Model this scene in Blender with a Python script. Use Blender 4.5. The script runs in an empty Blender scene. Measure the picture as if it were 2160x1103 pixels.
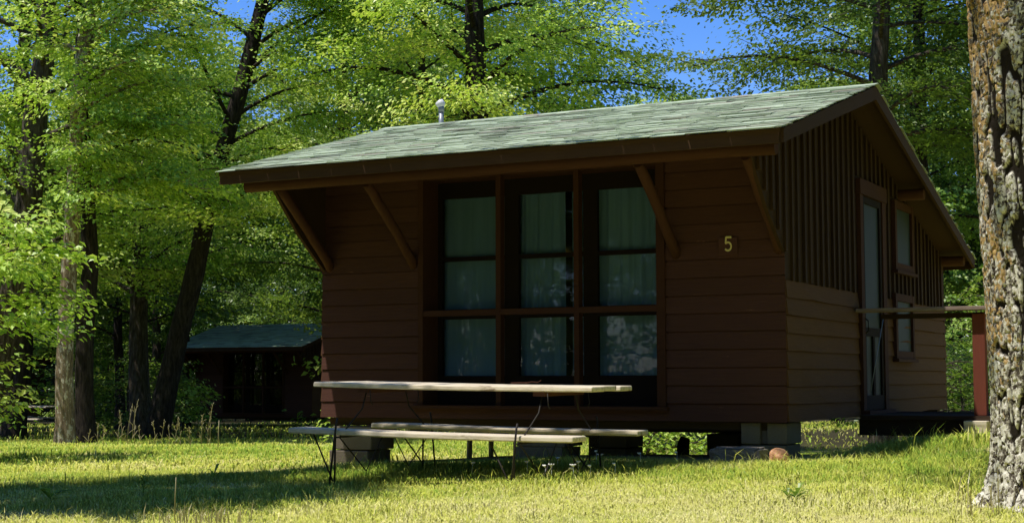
import bpy, math, random
import numpy as np
from mathutils import Matrix, Vector
rad = math.radians
RNG = np.random.default_rng(11)
random.seed(5)
SC = bpy.context.scene
COL = SC.collection

# ------------------------------------------------------------------ helpers
def V(*a): return np.array(a, float)
def nrm(v):
    v = np.asarray(v, float); return v / (np.linalg.norm(v, axis=-1, keepdims=True) + 1e-12)
SUN = nrm(V(-.246, -.29, .925))            # towards the sun

_grids = {}
def vnoise(x, y, seed=0, period=None):
    """smooth 2-D value noise in 0..1"""
    n = 256
    if seed not in _grids: _grids[seed] = np.random.default_rng(1000 + seed).random((n, n))
    g = _grids[seed]
    x = np.asarray(x, float); y = np.asarray(y, float)
    xi = np.floor(x).astype(int); yi = np.floor(y).astype(int)
    fx = x - xi; fy = y - yi
    fx = fx * fx * (3 - 2 * fx); fy = fy * fy * (3 - 2 * fy)
    p = period or n
    x0 = (xi % p) % n; x1 = ((xi + 1) % p) % n; y0 = yi % n; y1 = (yi + 1) % n
    return (g[x0, y0] * (1 - fx) + g[x1, y0] * fx) * (1 - fy) + (g[x0, y1] * (1 - fx) + g[x1, y1] * fx) * fy

def gz(x, y):
    """height of the ground"""
    x = np.asarray(x, float); y = np.asarray(y, float)
    d = (y + 11.97) * .888 - (x - 3.71) * .46
    z = -.68 + .03 * np.clip(x + 1.5, -6, 4) + .015 * np.clip(y, -6, 3)
    z = z - .02 * np.clip(d - 14, 0, 80)
    k = np.clip((x + 7) / 2.5, 0, 1); z = z - k * k * (3 - 2 * k) * .055 * np.clip(y - .6, 0, 6) * np.clip((3.5 - x) / 3, 0, 1)
    z = z + .15 * np.exp(-((x - 1.9) ** 2 + (y - 1.6) ** 2) / 1.6)
    z = z - .05 * np.exp(-((x + 4.6) ** 2 + (y + .3) ** 2) / 1.5)
    z = z + .05 * (vnoise(x * .55 + 40, y * .55 + 40, 3) - .5) + .02 * (vnoise(x * 2 + 9, y * 2 + 9, 4) - .5)
    return z

def tag(o, label=None, cat=None, group=None, kind=None):
    if label: o['label'] = label
    if cat: o['category'] = cat
    if group: o['group'] = group
    if kind: o['kind'] = kind
    return o
def empty(name, loc, rz=0.0, **k):
    o = bpy.data.objects.new(name, None); COL.objects.link(o)
    o.location = tuple(float(a) for a in loc); o.rotation_euler = (0, 0, rz); o.empty_display_size = .2
    return tag(o, **k)
def copy_tree(o, parent=None):
    c = o.copy(); COL.objects.link(c)
    if parent is not None: c.parent = parent
    for ch in list(o.children): copy_tree(ch, c)
    return c
def root_off(p):
    while p is not None and p.parent is not None: p = p.parent
    return np.array(p.location) if p is not None else np.zeros(3)

class MB:
    """collects shapes (world coordinates) and links them as one mesh"""
    def __init__(s): s.v = []; s.f = []; s.t = []; s.n = 0; s.sm = []
    def add(s, verts, faces, tint=None, smooth=False):
        verts = np.asarray(verts, float)
        s.v.append(verts)
        for f in faces:
            s.f.append(tuple(i + s.n for i in f)); s.t.append(random.random() if tint is None else tint); s.sm.append(smooth)
        s.n += len(verts)
    def obox(s, c, ax, ay, az, tint=None, jit=0.0):
        c, ax, ay, az = (np.asarray(q, float) for q in (c, ax, ay, az))
        vs = [c + i * ax + j * ay + k * az for k in (-1, 1) for j in (-1, 1) for i in (-1, 1)]
        vs = np.array(vs)
        if jit: vs = vs + (RNG.random(vs.shape) - .5) * jit
        t = random.random() if tint is None else tint
        s.add(vs, [(0, 2, 3, 1), (4, 5, 7, 6), (0, 1, 5, 4), (2, 6, 7, 3), (0, 4, 6, 2), (1, 3, 7, 5)], t)
    def box(s, x0, x1, y0, y1, z0, z1, tint=None, jit=0.0):
        s.obox(((x0 + x1) / 2, (y0 + y1) / 2, (z0 + z1) / 2), ((x1 - x0) / 2, 0, 0), (0, (y1 - y0) / 2, 0), (0, 0, (z1 - z0) / 2), tint, jit)
    def prism(s, poly, axis, a, b, tint=None):
        """poly: 2-D points in the plane of the other two axes, extruded along axis from a to b"""
        n = len(poly); vs = []
        for q in (a, b):
            for (u, w) in poly:
                p = [u, w]; p.insert(axis, q); vs.append(p)
        fs = [tuple(range(n))[::-1], tuple(range(n, 2 * n))] + [(i, (i + 1) % n, (i + 1) % n + n, i + n) for i in range(n)]
        s.add(vs, fs, tint)
    def tube(s, pts, rr, sides=8, cap=True, wob=0.0, tint=None, smooth=True):
        pts = np.asarray(pts, float); n = len(pts)
        rr = np.broadcast_to(np.asarray(rr, float), (n,))
        tg = np.gradient(pts, axis=0) if n > 2 else np.repeat((pts[1] - pts[0])[None], n, 0)
        tg = nrm(tg)
        ref = V(0, 0, 1) if abs(tg[0][2]) < .8 else V(1, 0, 0)
        a = nrm(np.cross(tg, ref)); b = np.cross(a, tg)
        th = np.arange(sides) * 2 * math.pi / sides
        r = rr[:, None] * (1 + wob * (RNG.random((n, sides)) - .5))
        vs = pts[:, None, :] + r[..., None] * (np.cos(th)[None, :, None] * a[:, None, :] + np.sin(th)[None, :, None] * b[:, None, :])
        fs = []
        for i in range(n - 1):
            for j in range(sides):
                k = (j + 1) % sides
                fs.append((i * sides + j, i * sides + k, (i + 1) * sides + k, (i + 1) * sides + j))
        t = random.random() if tint is None else tint
        s.add(vs.reshape(-1, 3), fs, t, smooth)
        if cap:
            s.n -= n * sides; s.v[-1] = s.v[-1]
            s.f.append(tuple(range(s.n, s.n + sides))[::-1]); s.t.append(t); s.sm.append(False)
            s.f.append(tuple(range(s.n + (n - 1) * sides, s.n + n * sides))); s.t.append(t); s.sm.append(False)
            s.n += n * sides
    def build(s, name, mat, parent=None, bevel=0.0, **k):
        me = bpy.data.meshes.new(name)
        vs = np.concatenate(s.v) - root_off(parent)
        me.from_pydata(vs.tolist(), [], s.f)
        me.polygons.foreach_set('use_smooth', s.sm)
        at = me.attributes.new('tint', 'FLOAT', 'FACE'); at.data.foreach_set('value', s.t)
        me.materials.append(mat); me.update()
        o = bpy.data.objects.new(name, me); COL.objects.link(o)
        if parent is not None: o.parent = parent
        if bevel:
            m = o.modifiers.new('bevel', 'BEVEL'); m.width = bevel; m.segments = 2; m.limit_method = 'ANGLE'
        return tag(o, **k)

def fast_mesh(name, verts, loops, sizes, mats, parent=None, tint=None, smooth=False, matidx=None, extra=None):
    """big mesh from numpy arrays; sizes = vertices per face"""
    me = bpy.data.meshes.new(name)
    verts = np.asarray(verts, np.float32) - root_off(parent).astype(np.float32)
    me.vertices.add(len(verts)); me.vertices.foreach_set('co', verts.ravel())
    me.loops.add(len(loops)); me.loops.foreach_set('vertex_index', np.asarray(loops, np.int32))
    st = np.concatenate([[0], np.cumsum(sizes)[:-1]]).astype(np.int32)
    me.polygons.add(len(sizes)); me.polygons.foreach_set('loop_start', st)
    me.polygons.foreach_set('use_smooth', np.full(len(sizes), smooth))
    if tint is not None:
        at = me.attributes.new('tint', 'FLOAT', 'FACE'); at.data.foreach_set('value', np.asarray(tint, np.float32))
    for nme, arr in (extra or {}).items():
        at = me.attributes.new(nme, 'FLOAT', 'POINT'); at.data.foreach_set('value', np.asarray(arr, np.float32))
    for m in (mats if isinstance(mats, (list, tuple)) else [mats]): me.materials.append(m)
    if matidx is not None: me.polygons.foreach_set('material_index', np.asarray(matidx, np.int32))
    me.update(calc_edges=True); me.validate()
    o = bpy.data.objects.new(name, me); COL.objects.link(o)
    if parent is not None: o.parent = parent
    return o

# ------------------------------------------------------------------ materials
class NT:
    def __init__(s, name):
        s.m = bpy.data.materials.new(name); s.m.use_nodes = True; s.t = s.m.node_tree; s.t.nodes.clear()
        s.out = s.n('ShaderNodeOutputMaterial')
    def n(s, typ, **k):
        q = s.t.nodes.new(typ)
        for a, b in k.items():
            if a == 'inp':
                for i, val in b.items():
                    if isinstance(val, bpy.types.NodeSocket): s.t.links.new(val, q.inputs[i])
                    else: q.inputs[i].default_value = val
            else: setattr(q, a, b)
        return q
    def link(s, a, b): s.t.links.new(a, b)
    def coord(s): return s.n('ShaderNodeTexCoord').outputs['Object']
    def map(s, co, sc): return s.n('ShaderNodeMapping', inp={'Vector': co, 'Scale': sc}).outputs[0]
    def noise(s, co, scale, detail=4, rough=.6): return s.n('ShaderNodeTexNoise', inp={'Vector': co, 'Scale': scale, 'Detail': detail, 'Roughness': rough}).outputs['Fac']
    def ramp(s, fac, *stops):
        r = s.n('ShaderNodeValToRGB', inp={'Fac': fac}); e = r.color_ramp.elements
        while len(e) < len(stops): e.new(.5)
        for q, (p, c) in zip(e, stops): q.position = p; q.color = (*c, 1) if len(c) == 3 else c
        return r.outputs[0]
    def mix(s, fac, a, b, mode='MIX'):
        q = s.n('ShaderNodeMix', data_type='RGBA', blend_type=mode)
        for sock, val in ((q.inputs['Factor'], fac), (q.inputs['A'], a), (q.inputs['B'], b)):
            if isinstance(val, bpy.types.NodeSocket): s.link(val, sock)
            elif isinstance(val, tuple): sock.default_value = (*val, 1) if len(val) == 3 else val
            else: sock.default_value = val
        return q.outputs['Result']
    def math(s, op, a, b=0.0):
        q = s.n('ShaderNodeMath', operation=op)
        for i, val in enumerate((a, b)):
            if isinstance(val, bpy.types.NodeSocket): s.link(val, q.inputs[i])
            else: q.inputs[i].default_value = val
        return q.outputs[0]
    def attr(s, name='tint'): return s.n('ShaderNodeAttribute', attribute_name=name).outputs['Fac']
    def bump(s, h, strength=.4, dist=.01): return s.n('ShaderNodeBump', inp={'Height': h, 'Strength': strength, 'Distance': dist}).outputs[0]
    def pbr(s, color, rough=.8, normal=None, spec=.3, **k):
        p = s.n('ShaderNodeBsdfPrincipled')
        for nme, val in (('Base Color', color), ('Roughness', rough), ('Specular IOR Level', spec), *k.items()):
            if isinstance(val, bpy.types.NodeSocket): s.link(val, p.inputs[nme])
            elif isinstance(val, tuple): p.inputs[nme].default_value = (*val, 1) if len(val) == 3 else val
            else: p.inputs[nme].default_value = val
        if normal is not None: s.link(normal, p.inputs['Normal'])
        s.link(p.outputs[0], s.out.inputs[0]); return s.m

def wood_paint(name, base, dark, grain=(2, 2, 30), scale=6, wear=None, bump=.35):
    t = NT(name); co = t.coord()
    g = t.noise(t.map(co, grain), scale, 6, .7); b = t.noise(co, 1.7, 3)
    c = t.mix(g, dark, base); c = t.mix(t.math('MULTIPLY', b, .45), c, dark)
    c = t.mix(t.math('MULTIPLY', t.attr(), .5), c, dark)
    if wear:
        w = t.ramp(t.noise(t.map(co, tuple(q * .6 for q in grain)), 9, 5, .7), (.69, (0, 0, 0)), (.75, (1, 1, 1)))
        c = t.mix(w, c, wear)
    return t.pbr(c, .8, t.bump(g, bump, .006), .1)
BR = (.125, .042, .026); BRD = (.07, .024, .016)
M = {}
M['siding'] = wood_paint('brown_siding_paint', (.155, .069, .052), (.075, .034, .026), (.6, 8, 8), 7, wear=(.42, .2, .13))
M['gable_siding'] = wood_paint('gable_siding_paint', (.19, .094, .040), (.10, .05, .022), (8, .6, 8), 7)
M['batten'] = wood_paint('batten_paint', (.105, .056, .03), (.042, .024, .014), (8, 8, .6), 7)
M['trim'] = wood_paint('brown_trim_paint', (.11, .046, .027), (.06, .025, .015), (3, 3, 3), 6)
M['log'] = wood_paint('peeled_log_paint', (.135, .058, .034), (.065, .028, .017), (.5, 6, 6), 6)
M['brace'] = wood_paint('brace_log_paint', (.14, .060, .035), (.072, .031, .02), (5, 5, .8), 6, wear=(.32, .16, .09))
M['fascia'] = wood_paint('fascia_paint', (.11, .060, .034), (.055, .030, .017), (.6, 6, 6), 6)
M['dark_frame'] = wood_paint('dark_sash_paint', (.028, .017, .012), (.016, .010, .008), (3, 3, 3), 5)
M['interior'] = wood_paint('interior_boards', (.09, .06, .04), (.05, .035, .025), (3, 3, 3), 5)
M['porch'] = wood_paint('porch_red_paint', (.30, .085, .055), (.17, .05, .034), (8, 8, .7), 7)
M['deck'] = wood_paint('deck_dark_boards', (.08, .05, .035), (.04, .026, .018), (.6, 8, 8), 6)

t = NT('weathered_plank'); co = t.coord()
g = t.noise(t.map(co, (.5, 6, 6)), 8, 7, .75); k = t.noise(t.map(co, (1.5, 6, 6)), 3, 4)
c = t.ramp(g, (.3, (.34, .27, .19)), (.48, (.70, .60, .44)), (.7, (.84, .76, .60)))
c = t.mix(t.ramp(k, (.58, (0, 0, 0)), (.68, (.85, .85, .85))), c, (.22, .15, .09))
c = t.mix(t.math('MULTIPLY', t.attr(), .3), c, (.36, .32, .26))
M['plank'] = t.pbr(c, .8, t.bump(g, .5, .004))

t = NT('grey_rail_plank'); co = t.coord()
g = t.noise(t.map(co, (1, 12, 12)), 8, 6, .7)
M['rail'] = t.pbr(t.ramp(g, (.3, (.20, .14, .11)), (.7, (.40, .30, .25))), .8, t.bump(g, .4, .004))

t = NT('green_shingle'); co = t.coord()
n1 = t.noise(co, 260, 3, .8); n2 = t.noise(t.map(co, (.8, 2.2, 2.2)), 2.2, 4); a = t.attr()
c = t.ramp(a, (0, (.22, .24, .19)), (.16, (.43, .50, .36)), (.55, (.52, .61, .44)), (.85, (.59, .69, .51)), (1, (.36, .32, .26)))
c = t.mix(t.ramp(n2, (.4, (0, 0, 0)), (.75, (.6, .6, .6))), c, (.24, .29, .22))
st = t.noise(t.map(co, (1.4, 12, 12)), 9, 4, .7)
c = t.mix(t.ramp(st, (.5, (0, 0, 0)), (.74, (.6, .6, .6))), c, (.20, .225, .175))
c = t.mix(t.math('MULTIPLY', n1, .25), c, (.16, .20, .15))
M['shingle'] = t.pbr(c, .95, t.bump(n1, .25, .002), .15)

t = NT('concrete_block'); co = t.coord()
n1 = t.noise(co, 60, 5, .7); n2 = t.noise(co, 5, 3)
c = t.mix(n1, (.17, .145, .11), (.25, .22, .17)); c = t.mix(t.math('MULTIPLY', n2, .6), c, (.11, .09, .07))
M['block'] = t.pbr(c, .95, t.bump(n1, .6, .006), .1)

t = NT('sandstone'); co = t.coord()
n1 = t.noise(co, 30, 6, .7); n2 = t.noise(co, 7, 3)
M['stone'] = t.pbr(t.mix(n2, (.16, .14, .125), (.30, .27, .24)), .95, t.bump(n1, .9, .02), .1)
t = NT('orange_stone'); co = t.coord()
n1 = t.noise(co, 24, 6, .7); n2 = t.noise(t.map(co, (9, 9, 16)), 2, 3)
M['orange_stone'] = t.pbr(t.ramp(n2, (.3, (.34, .15, .07)), (.55, (.68, .36, .19)), (.75, (.76, .52, .36))), .95, t.bump(n1, .9, .02), .1)

t = NT('rusty_steel'); co = t.coord()
M['steel'] = t.pbr(t.mix(t.noise(co, 40, 4), (.010, .008, .007), (.03, .022, .018)), .7, None, .4)
t = NT('galvanised_pipe'); co = t.coord()
M['pipe'] = t.pbr(t.mix(t.noise(co, 25, 3), (.26, .28, .31), (.36, .38, .41)), .42, None, .5, Metallic=.35)
t = NT('white_cap_metal'); co = t.coord()
M['cap'] = t.pbr(t.mix(t.noise(co, 25, 3), (.74, .74, .74), (.82, .82, .82)), .35, None, .5)
t = NT('pale_pvc'); co = t.coord()
M['pvc'] = t.pbr(t.mix(t.noise(co, 12, 3), (.5, .5, .47), (.68, .68, .66)), .5)
t = NT('yellow_numeral'); co = t.coord()
M['digit'] = t.pbr(t.mix(t.noise(co, 60, 3), (.80, .64, .22), (.88, .76, .36)), .6)

t = NT('window_glass')
tr = t.n('ShaderNodeBsdfTransparent', inp={'Color': (.86, .9, .9, 1)}); gl = t.n('ShaderNodeBsdfGlossy', inp={'Color': (1, 1, 1, 1), 'Roughness': .02, 'Normal': t.bump(t.noise(t.coord(), 3, 2), .08, .02)})
fr = t.n('ShaderNodeFresnel', inp={'IOR': 1.5}); mx = t.n('ShaderNodeMixShader', inp={0: t.math('MULTIPLY', fr.outputs[0], .42), 1: tr.outputs[0], 2: gl.outputs[0]})
t.link(mx.outputs[0], t.out.inputs[0]); M['glass'] = t.m
t = NT('insect_screen'); co = t.coord()
M['screen'] = t.pbr(t.mix(t.noise(co, 3, 3), (.024, .038, .038), (.04, .058, .058)), .6, None, .15)
t = NT('pale_curtain'); co = t.coord()
n1 = t.noise(t.map(co, (20, 20, 1)), 2, 3)
c = t.mix(n1, (.30, .49, .68), (.42, .61, .80))
d = t.n('ShaderNodeBsdfDiffuse', inp={'Color': c}); tl = t.n('ShaderNodeBsdfTranslucent', inp={'Color': c})
mx = t.n('ShaderNodeMixShader', inp={0: .35, 1: d.outputs[0], 2: tl.outputs[0]}); t.link(mx.outputs[0], t.out.inputs[0]); M['curtain'] = t.m

def leaf_mat(name, dark, mid, light, transl=.42, tr_gain=(1.4, 1.4, .8), spec=.022, upn=0):
    t = NT(name); a = t.attr(); oi = t.n('ShaderNodeObjectInfo').outputs['Random']
    c = t.ramp(a, (0, dark), (.5, mid), (1, light))
    c = t.mix(t.math('MULTIPLY', oi, .25), c, dark)
    d = t.n('ShaderNodeBsdfDiffuse', inp={'Color': c})
    if upn:                                                          # blades shade like the turf they make up
        ge = t.n('ShaderNodeNewGeometry').outputs['Normal']
        t1 = t.n('ShaderNodeVectorMath', operation='SCALE', inp={0: ge}); t1.inputs['Scale'].default_value = 1 - upn
        t2 = t.n('ShaderNodeVectorMath', operation='ADD', inp={0: t1.outputs[0], 1: (0, 0, upn)})
        t3 = t.n('ShaderNodeVectorMath', operation='NORMALIZE', inp={0: t2.outputs[0]}); t.link(t3.outputs[0], d.inputs['Normal'])
    tc = t.mix(1.0, c, (*tr_gain, 1), 'MULTIPLY')
    tl = t.n('ShaderNodeBsdfTranslucent', inp={'Color': tc})
    m1 = t.n('ShaderNodeMixShader', inp={0: transl, 1: d.outputs[0], 2: tl.outputs[0]})
    g = t.n('ShaderNodeBsdfGlossy', inp={'Color': (1, 1, 1, 1), 'Roughness': .38})
    m2 = t.n('ShaderNodeMixShader', inp={0: spec, 1: m1.outputs[0], 2: g.outputs[0]})
    t.link(m2.outputs[0], t.out.inputs[0]); return t.m
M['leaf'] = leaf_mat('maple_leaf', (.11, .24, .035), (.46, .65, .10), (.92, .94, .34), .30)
M['leaf_dark'] = leaf_mat('shade_toned_leaf', (.075, .13, .026), (.14, .23, .04), (.25, .34, .065))  # canopy shade put into a darker leaf colour
M['leaf_far'] = leaf_mat('far_shade_toned_leaf', (.05, .115, .02), (.20, .33, .045), (.62, .74, .19), .30)  # deeper trees: forest gloom put into the leaf colour
M['weed'] = leaf_mat('weed_leaf', (.09, .16, .03), (.18, .29, .05), (.28, .38, .08))
M['grass'] = leaf_mat('grass_blade', (.22, .38, .045), (.76, .77, .13), (.97, .88, .46), .25, (1.3, 1.3, .8), .02, upn=.96)
M['straw'] = leaf_mat('dry_stalk', (.30, .26, .12), (.42, .37, .19), (.52, .46, .26), .3, (1.1, 1.1, .9))
t = NT('petal'); M['petal'] = t.pbr(t.mix(t.noise(t.coord(), 30), (.75, .76, .68), (.82, .82, .80)), .7)
t = NT('pale_fungus'); M['fungus'] = t.pbr(t.mix(t.noise(t.coord(), 30), (.48, .46, .22), (.66, .63, .38)), .8)

def bark(name, a, b, lich=None, sc=7):
    t = NT(name); co = t.coord()
    r = t.noise(t.map(co, (3, 3, .55)), sc, 7, .75); n2 = t.noise(co, 5, 4)
    c = t.ramp(r, (.34, tuple(q * .35 for q in a)), (.5, a), (.68, b))
    if lich: c = t.mix(t.ramp(t.noise(t.map(co, (1, 1, .5)), 13, 5, .75), (.53, (0, 0, 0)), (.58, (1, 1, 1))), c, lich)
    return t.pbr(c, .95, t.bump(r, 1.0, .05), .1)
M['bark'] = bark('grey_bark', (.09, .072, .055), (.20, .175, .145))
M['bark_pale'] = bark('pale_bark', (.26, .195, .13), (.54, .44, .33), (.68, .63, .52))
M['bark_dark'] = bark('dark_bark', (.038, .031, .026), (.085, .07, .058))

t = NT('lichen_bark'); co = t.coord(); h = t.attr('height'); sd = t.attr('side')
n2 = t.noise(t.map(co, (1, 1, .5)), 6, 5, .7); n3 = t.noise(co, 70, 4, .7); n4 = t.noise(t.map(co, (1, 1, .35)), 3.0, 3)
wb = t.n('ShaderNodeVectorMath', operation='SCALE', inp={0: t.n('ShaderNodeTexNoise', inp={'Vector': co, 'Scale': 30, 'Detail': 3}).outputs['Color']}); wb.inputs['Scale'].default_value = .05
cw = t.n('ShaderNodeVectorMath', operation='ADD', inp={0: co, 1: wb.outputs[0]}).outputs[0]
def cells(sc, st): return t.n('ShaderNodeSeparateColor', inp={0: t.n('ShaderNodeTexVoronoi', inp={'Vector': t.map(cw, st), 'Scale': sc}).outputs['Color']}).outputs[0]
v1 = cells(62, (1, 1, .6)); v2 = cells(120, (1, 1, .75))
f = t.math('ADD', t.math('MULTIPLY', v1, .55), t.math('ADD', t.math('MULTIPLY', v2, .3), t.math('MULTIPLY', n4, .3)))
c = t.ramp(f, (.26, (.035, .026, .018)), (.40, (.14, .118, .09)), (.51, (.31, .28, .22)), (.59, (.60, .565, .46)), (.85, (.80, .77, .66)))
c = t.mix(t.ramp(h, (.1, (1, 1, 1)), (.45, (0, 0, 0))), c, (.022, .017, .012))
om = t.math('ADD', t.math('MULTIPLY', n2, .7), t.math('ADD', sd, t.math('MULTIPLY', v1, .55)))
orange = t.math('MULTIPLY', t.ramp(om, (.985, (0, 0, 0)), (1.08, (1, 1, 1))), t.ramp(h, (.2, (0, 0, 0)), (.5, (1, 1, 1))))
c = t.mix(t.math('MULTIPLY', orange, .85), c, t.mix(v2, (.22, .11, .02), (.54, .33, .07)))
M['big_bark'] = t.pbr(c, .95, t.bump(f, .7, .012), .1)

t = NT('lawn_soil'); co = t.coord()
n1 = t.noise(co, 1.2, 5); n2 = t.noise(co, 35, 5, .7)
c = t.ramp(n1, (.35, (.40, .46, .08)), (.55, (.64, .63, .15)), (.7, (.78, .68, .33)))
c = t.mix(t.math('MULTIPLY', n2, .6), c, (.26, .24, .08))
c = t.mix(t.attr('dirt'), c, t.mix(n2, (.10, .07, .045), (.42, .30, .20)))
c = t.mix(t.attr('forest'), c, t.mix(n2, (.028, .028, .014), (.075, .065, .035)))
M['soil'] = t.pbr(c, 1.0, t.bump(n2, .8, .03), .05)

# ------------------------------------------------------------------ world, sun, camera
w = bpy.data.worlds.new('World'); SC.world = w; w.use_nodes = True
nt = w.node_tree; bg = nt.nodes['Background']
sky = nt.nodes.new('ShaderNodeTexSky'); sky.sky_type = 'NISHITA'; sky.sun_disc = False
sky.sun_elevation = math.asin(SUN[2]); sky.sun_rotation = math.atan2(SUN[0], SUN[1])
sky.air_density = 1.0; sky.dust_density = .3; sky.ozone_density = 2.5; sky.altitude = 300
hs = nt.nodes.new('ShaderNodeHueSaturation'); hs.inputs['Saturation'].default_value = 1.35; hs.inputs['Value'].default_value = 1.95
tint = nt.nodes.new('ShaderNodeMix'); tint.data_type = 'RGBA'; tint.blend_type = 'MULTIPLY'; tint.inputs['Factor'].default_value = 1; tint.inputs['B'].default_value = (1.05, 1.0, 1.32, 1)
nt.links.new(sky.outputs[0], hs.inputs['Color']); nt.links.new(hs.outputs[0], tint.inputs['A']); nt.links.new(tint.outputs['Result'], bg.inputs[0]); bg.inputs[1].default_value = .075
ld = bpy.data.lights.new('sun', 'SUN'); ld.energy = 5.0; ld.angle = rad(.53); ld.color = (1, .945, .86)
lo = bpy.data.objects.new('sun', ld); COL.objects.link(lo)
lo.rotation_euler = Vector(SUN).to_track_quat('Z', 'Y').to_euler(); lo.location = (-6, -8, 22)

cd = bpy.data.cameras.new('camera'); cam = bpy.data.objects.new('camera', cd); COL.objects.link(cam); SC.camera = cam
yw, pt, rl = rad(27.357), rad(4.381), rad(-.13)
fwd = V(-math.sin(yw), math.cos(yw), 0); rgt = V(math.cos(yw), math.sin(yw), 0); up = V(0, 0, 1)
f2 = fwd * math.cos(pt) + up * math.sin(pt); u2 = up * math.cos(pt) - fwd * math.sin(pt)
r3 = rgt * math.cos(rl) + u2 * math.sin(rl); u3 = u2 * math.cos(rl) - rgt * math.sin(rl)
mw = Matrix.Identity(4)
for i in range(3): mw[i][0], mw[i][1], mw[i][2] = r3[i], u3[i], -f2[i]
mw[0][3], mw[1][3], mw[2][3] = 3.714, -11.974, 0
cam.matrix_world = mw
cd.sensor_width = 36; cd.lens = 36 * 3234.765 / 2160; cd.clip_end = 3000; cd.clip_start = .05
SC.view_settings.view_transform = 'Standard'; SC.view_settings.look = 'None'; SC.view_settings.exposure = 0
SC.render.engine = 'CYCLES'
cy = SC.cycles; cy.max_bounces = 8; cy.diffuse_bounces = 3; cy.transmission_bounces = 5; cy.transparent_max_bounces = 12; cy.glossy_bounces = 3
cy.caustics_reflective = False; cy.caustics_refractive = False; cy.sample_clamp_indirect = 4
cy.use_denoising = True

# ------------------------------------------------------------------ ground
def axis(lo, hi, step, far):
    a = np.arange(lo, hi + 1e-6, step); g = step * 1.25 ** np.arange(1, 48); e = np.cumsum(g); e = e[e < far]
    return np.concatenate([lo - e[::-1], a, hi + e])
xs = axis(-9, 6, .16, 1500); ys = axis(-7, 9, .16, 1500)
X, Y = np.meshgrid(xs, ys, indexing='ij'); Z = gz(X, Y)
nx, ny = X.shape
idx = np.arange(nx * ny).reshape(nx, ny)
q = np.stack([idx[:-1, :-1], idx[1:, :-1], idx[1:, 1:], idx[:-1, 1:]], -1).reshape(-1, 4)
def dirt(x, y):
    sx = np.clip((x + 4.75) / .3, 0, 1) * np.clip((.15 - x) / .3, 0, 1); sy = np.clip((y + .15) / .35, 0, 1) * np.clip((6.3 - y) / .6, 0, 1)
    e = np.exp(-((x + 4.75) ** 2 / .35 + (y + .25) ** 2 / .25)) + .7 * np.exp(-((x + 3.2) ** 2 + (y - 1.5) ** 2) / 1.5) + .6 * np.exp(-((x + 3.1) ** 2 / .3 + (y + 5.3) ** 2 / .1))
    return np.clip(sx * sy + e * .9, 0, 1)
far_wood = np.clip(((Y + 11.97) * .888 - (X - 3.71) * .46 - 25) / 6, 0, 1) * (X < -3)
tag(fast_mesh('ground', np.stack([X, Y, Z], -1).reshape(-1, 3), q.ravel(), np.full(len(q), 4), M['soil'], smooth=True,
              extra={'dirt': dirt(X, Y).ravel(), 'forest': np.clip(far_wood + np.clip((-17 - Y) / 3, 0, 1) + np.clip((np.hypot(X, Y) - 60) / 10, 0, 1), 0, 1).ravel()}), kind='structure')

# ------------------------------------------------------------------ cabin
ZB, ZS = -.35, .80
EA, RI, BA = V(-1.086, 1.85), V(1.767, 2.652), V(6.301, 1.378)     # eave, ridge, rear eave as (y, z)
XL, XR, WX, DY = -4.894, .33, -4.484, 6.08
SL = (RI[1] - EA[1]) / (RI[0] - EA[0])
def roof_z(y): return EA[1] + SL * (y - EA[0]) if y < RI[0] else RI[1] - SL * (y - RI[0])

def lap(mb, a, b, n, z0, z1, exp=.1525, th=.016, wav=.004, seg=6, gap=False):
    """lap siding from a to b (x, y), outward normal n"""
    a, b, n = V(*a), V(*b), V(*n); k = max(1, int(round((z1 - z0) / exp))); exp = (z1 - z0) / k
    for i in range(k):
        zb, zt = z0 + i * exp, z0 + (i + 1) * exp + (-.008 if gap else .012)
        ts = np.linspace(0, 1, seg + 1); vs = []
        tt = random.random()
        for u in ts:
            p = a + (b - a) * u
            o = th + (random.random() - .5) * wav
            zz = zb + (random.random() - .5) * wav
            for (q, z) in ((p + n * o, zz), (p, zz + .002), (p, zt), (p + n * .005, zt)): vs.append((q[0], q[1], min(z, z1 + .004)))
        fs = []
        for j in range(seg):
            o = j * 4
            for (p, q) in ((0, 1), (1, 2), (2, 3), (3, 0)): fs.append((o + p, o + q, o + 4 + q, o + 4 + p))
        fs += [(0, 3, 2, 1), (seg * 4, seg * 4 + 1, seg * 4 + 2, seg * 4 + 3)]
        mb.add(vs, fs, tt)

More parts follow.
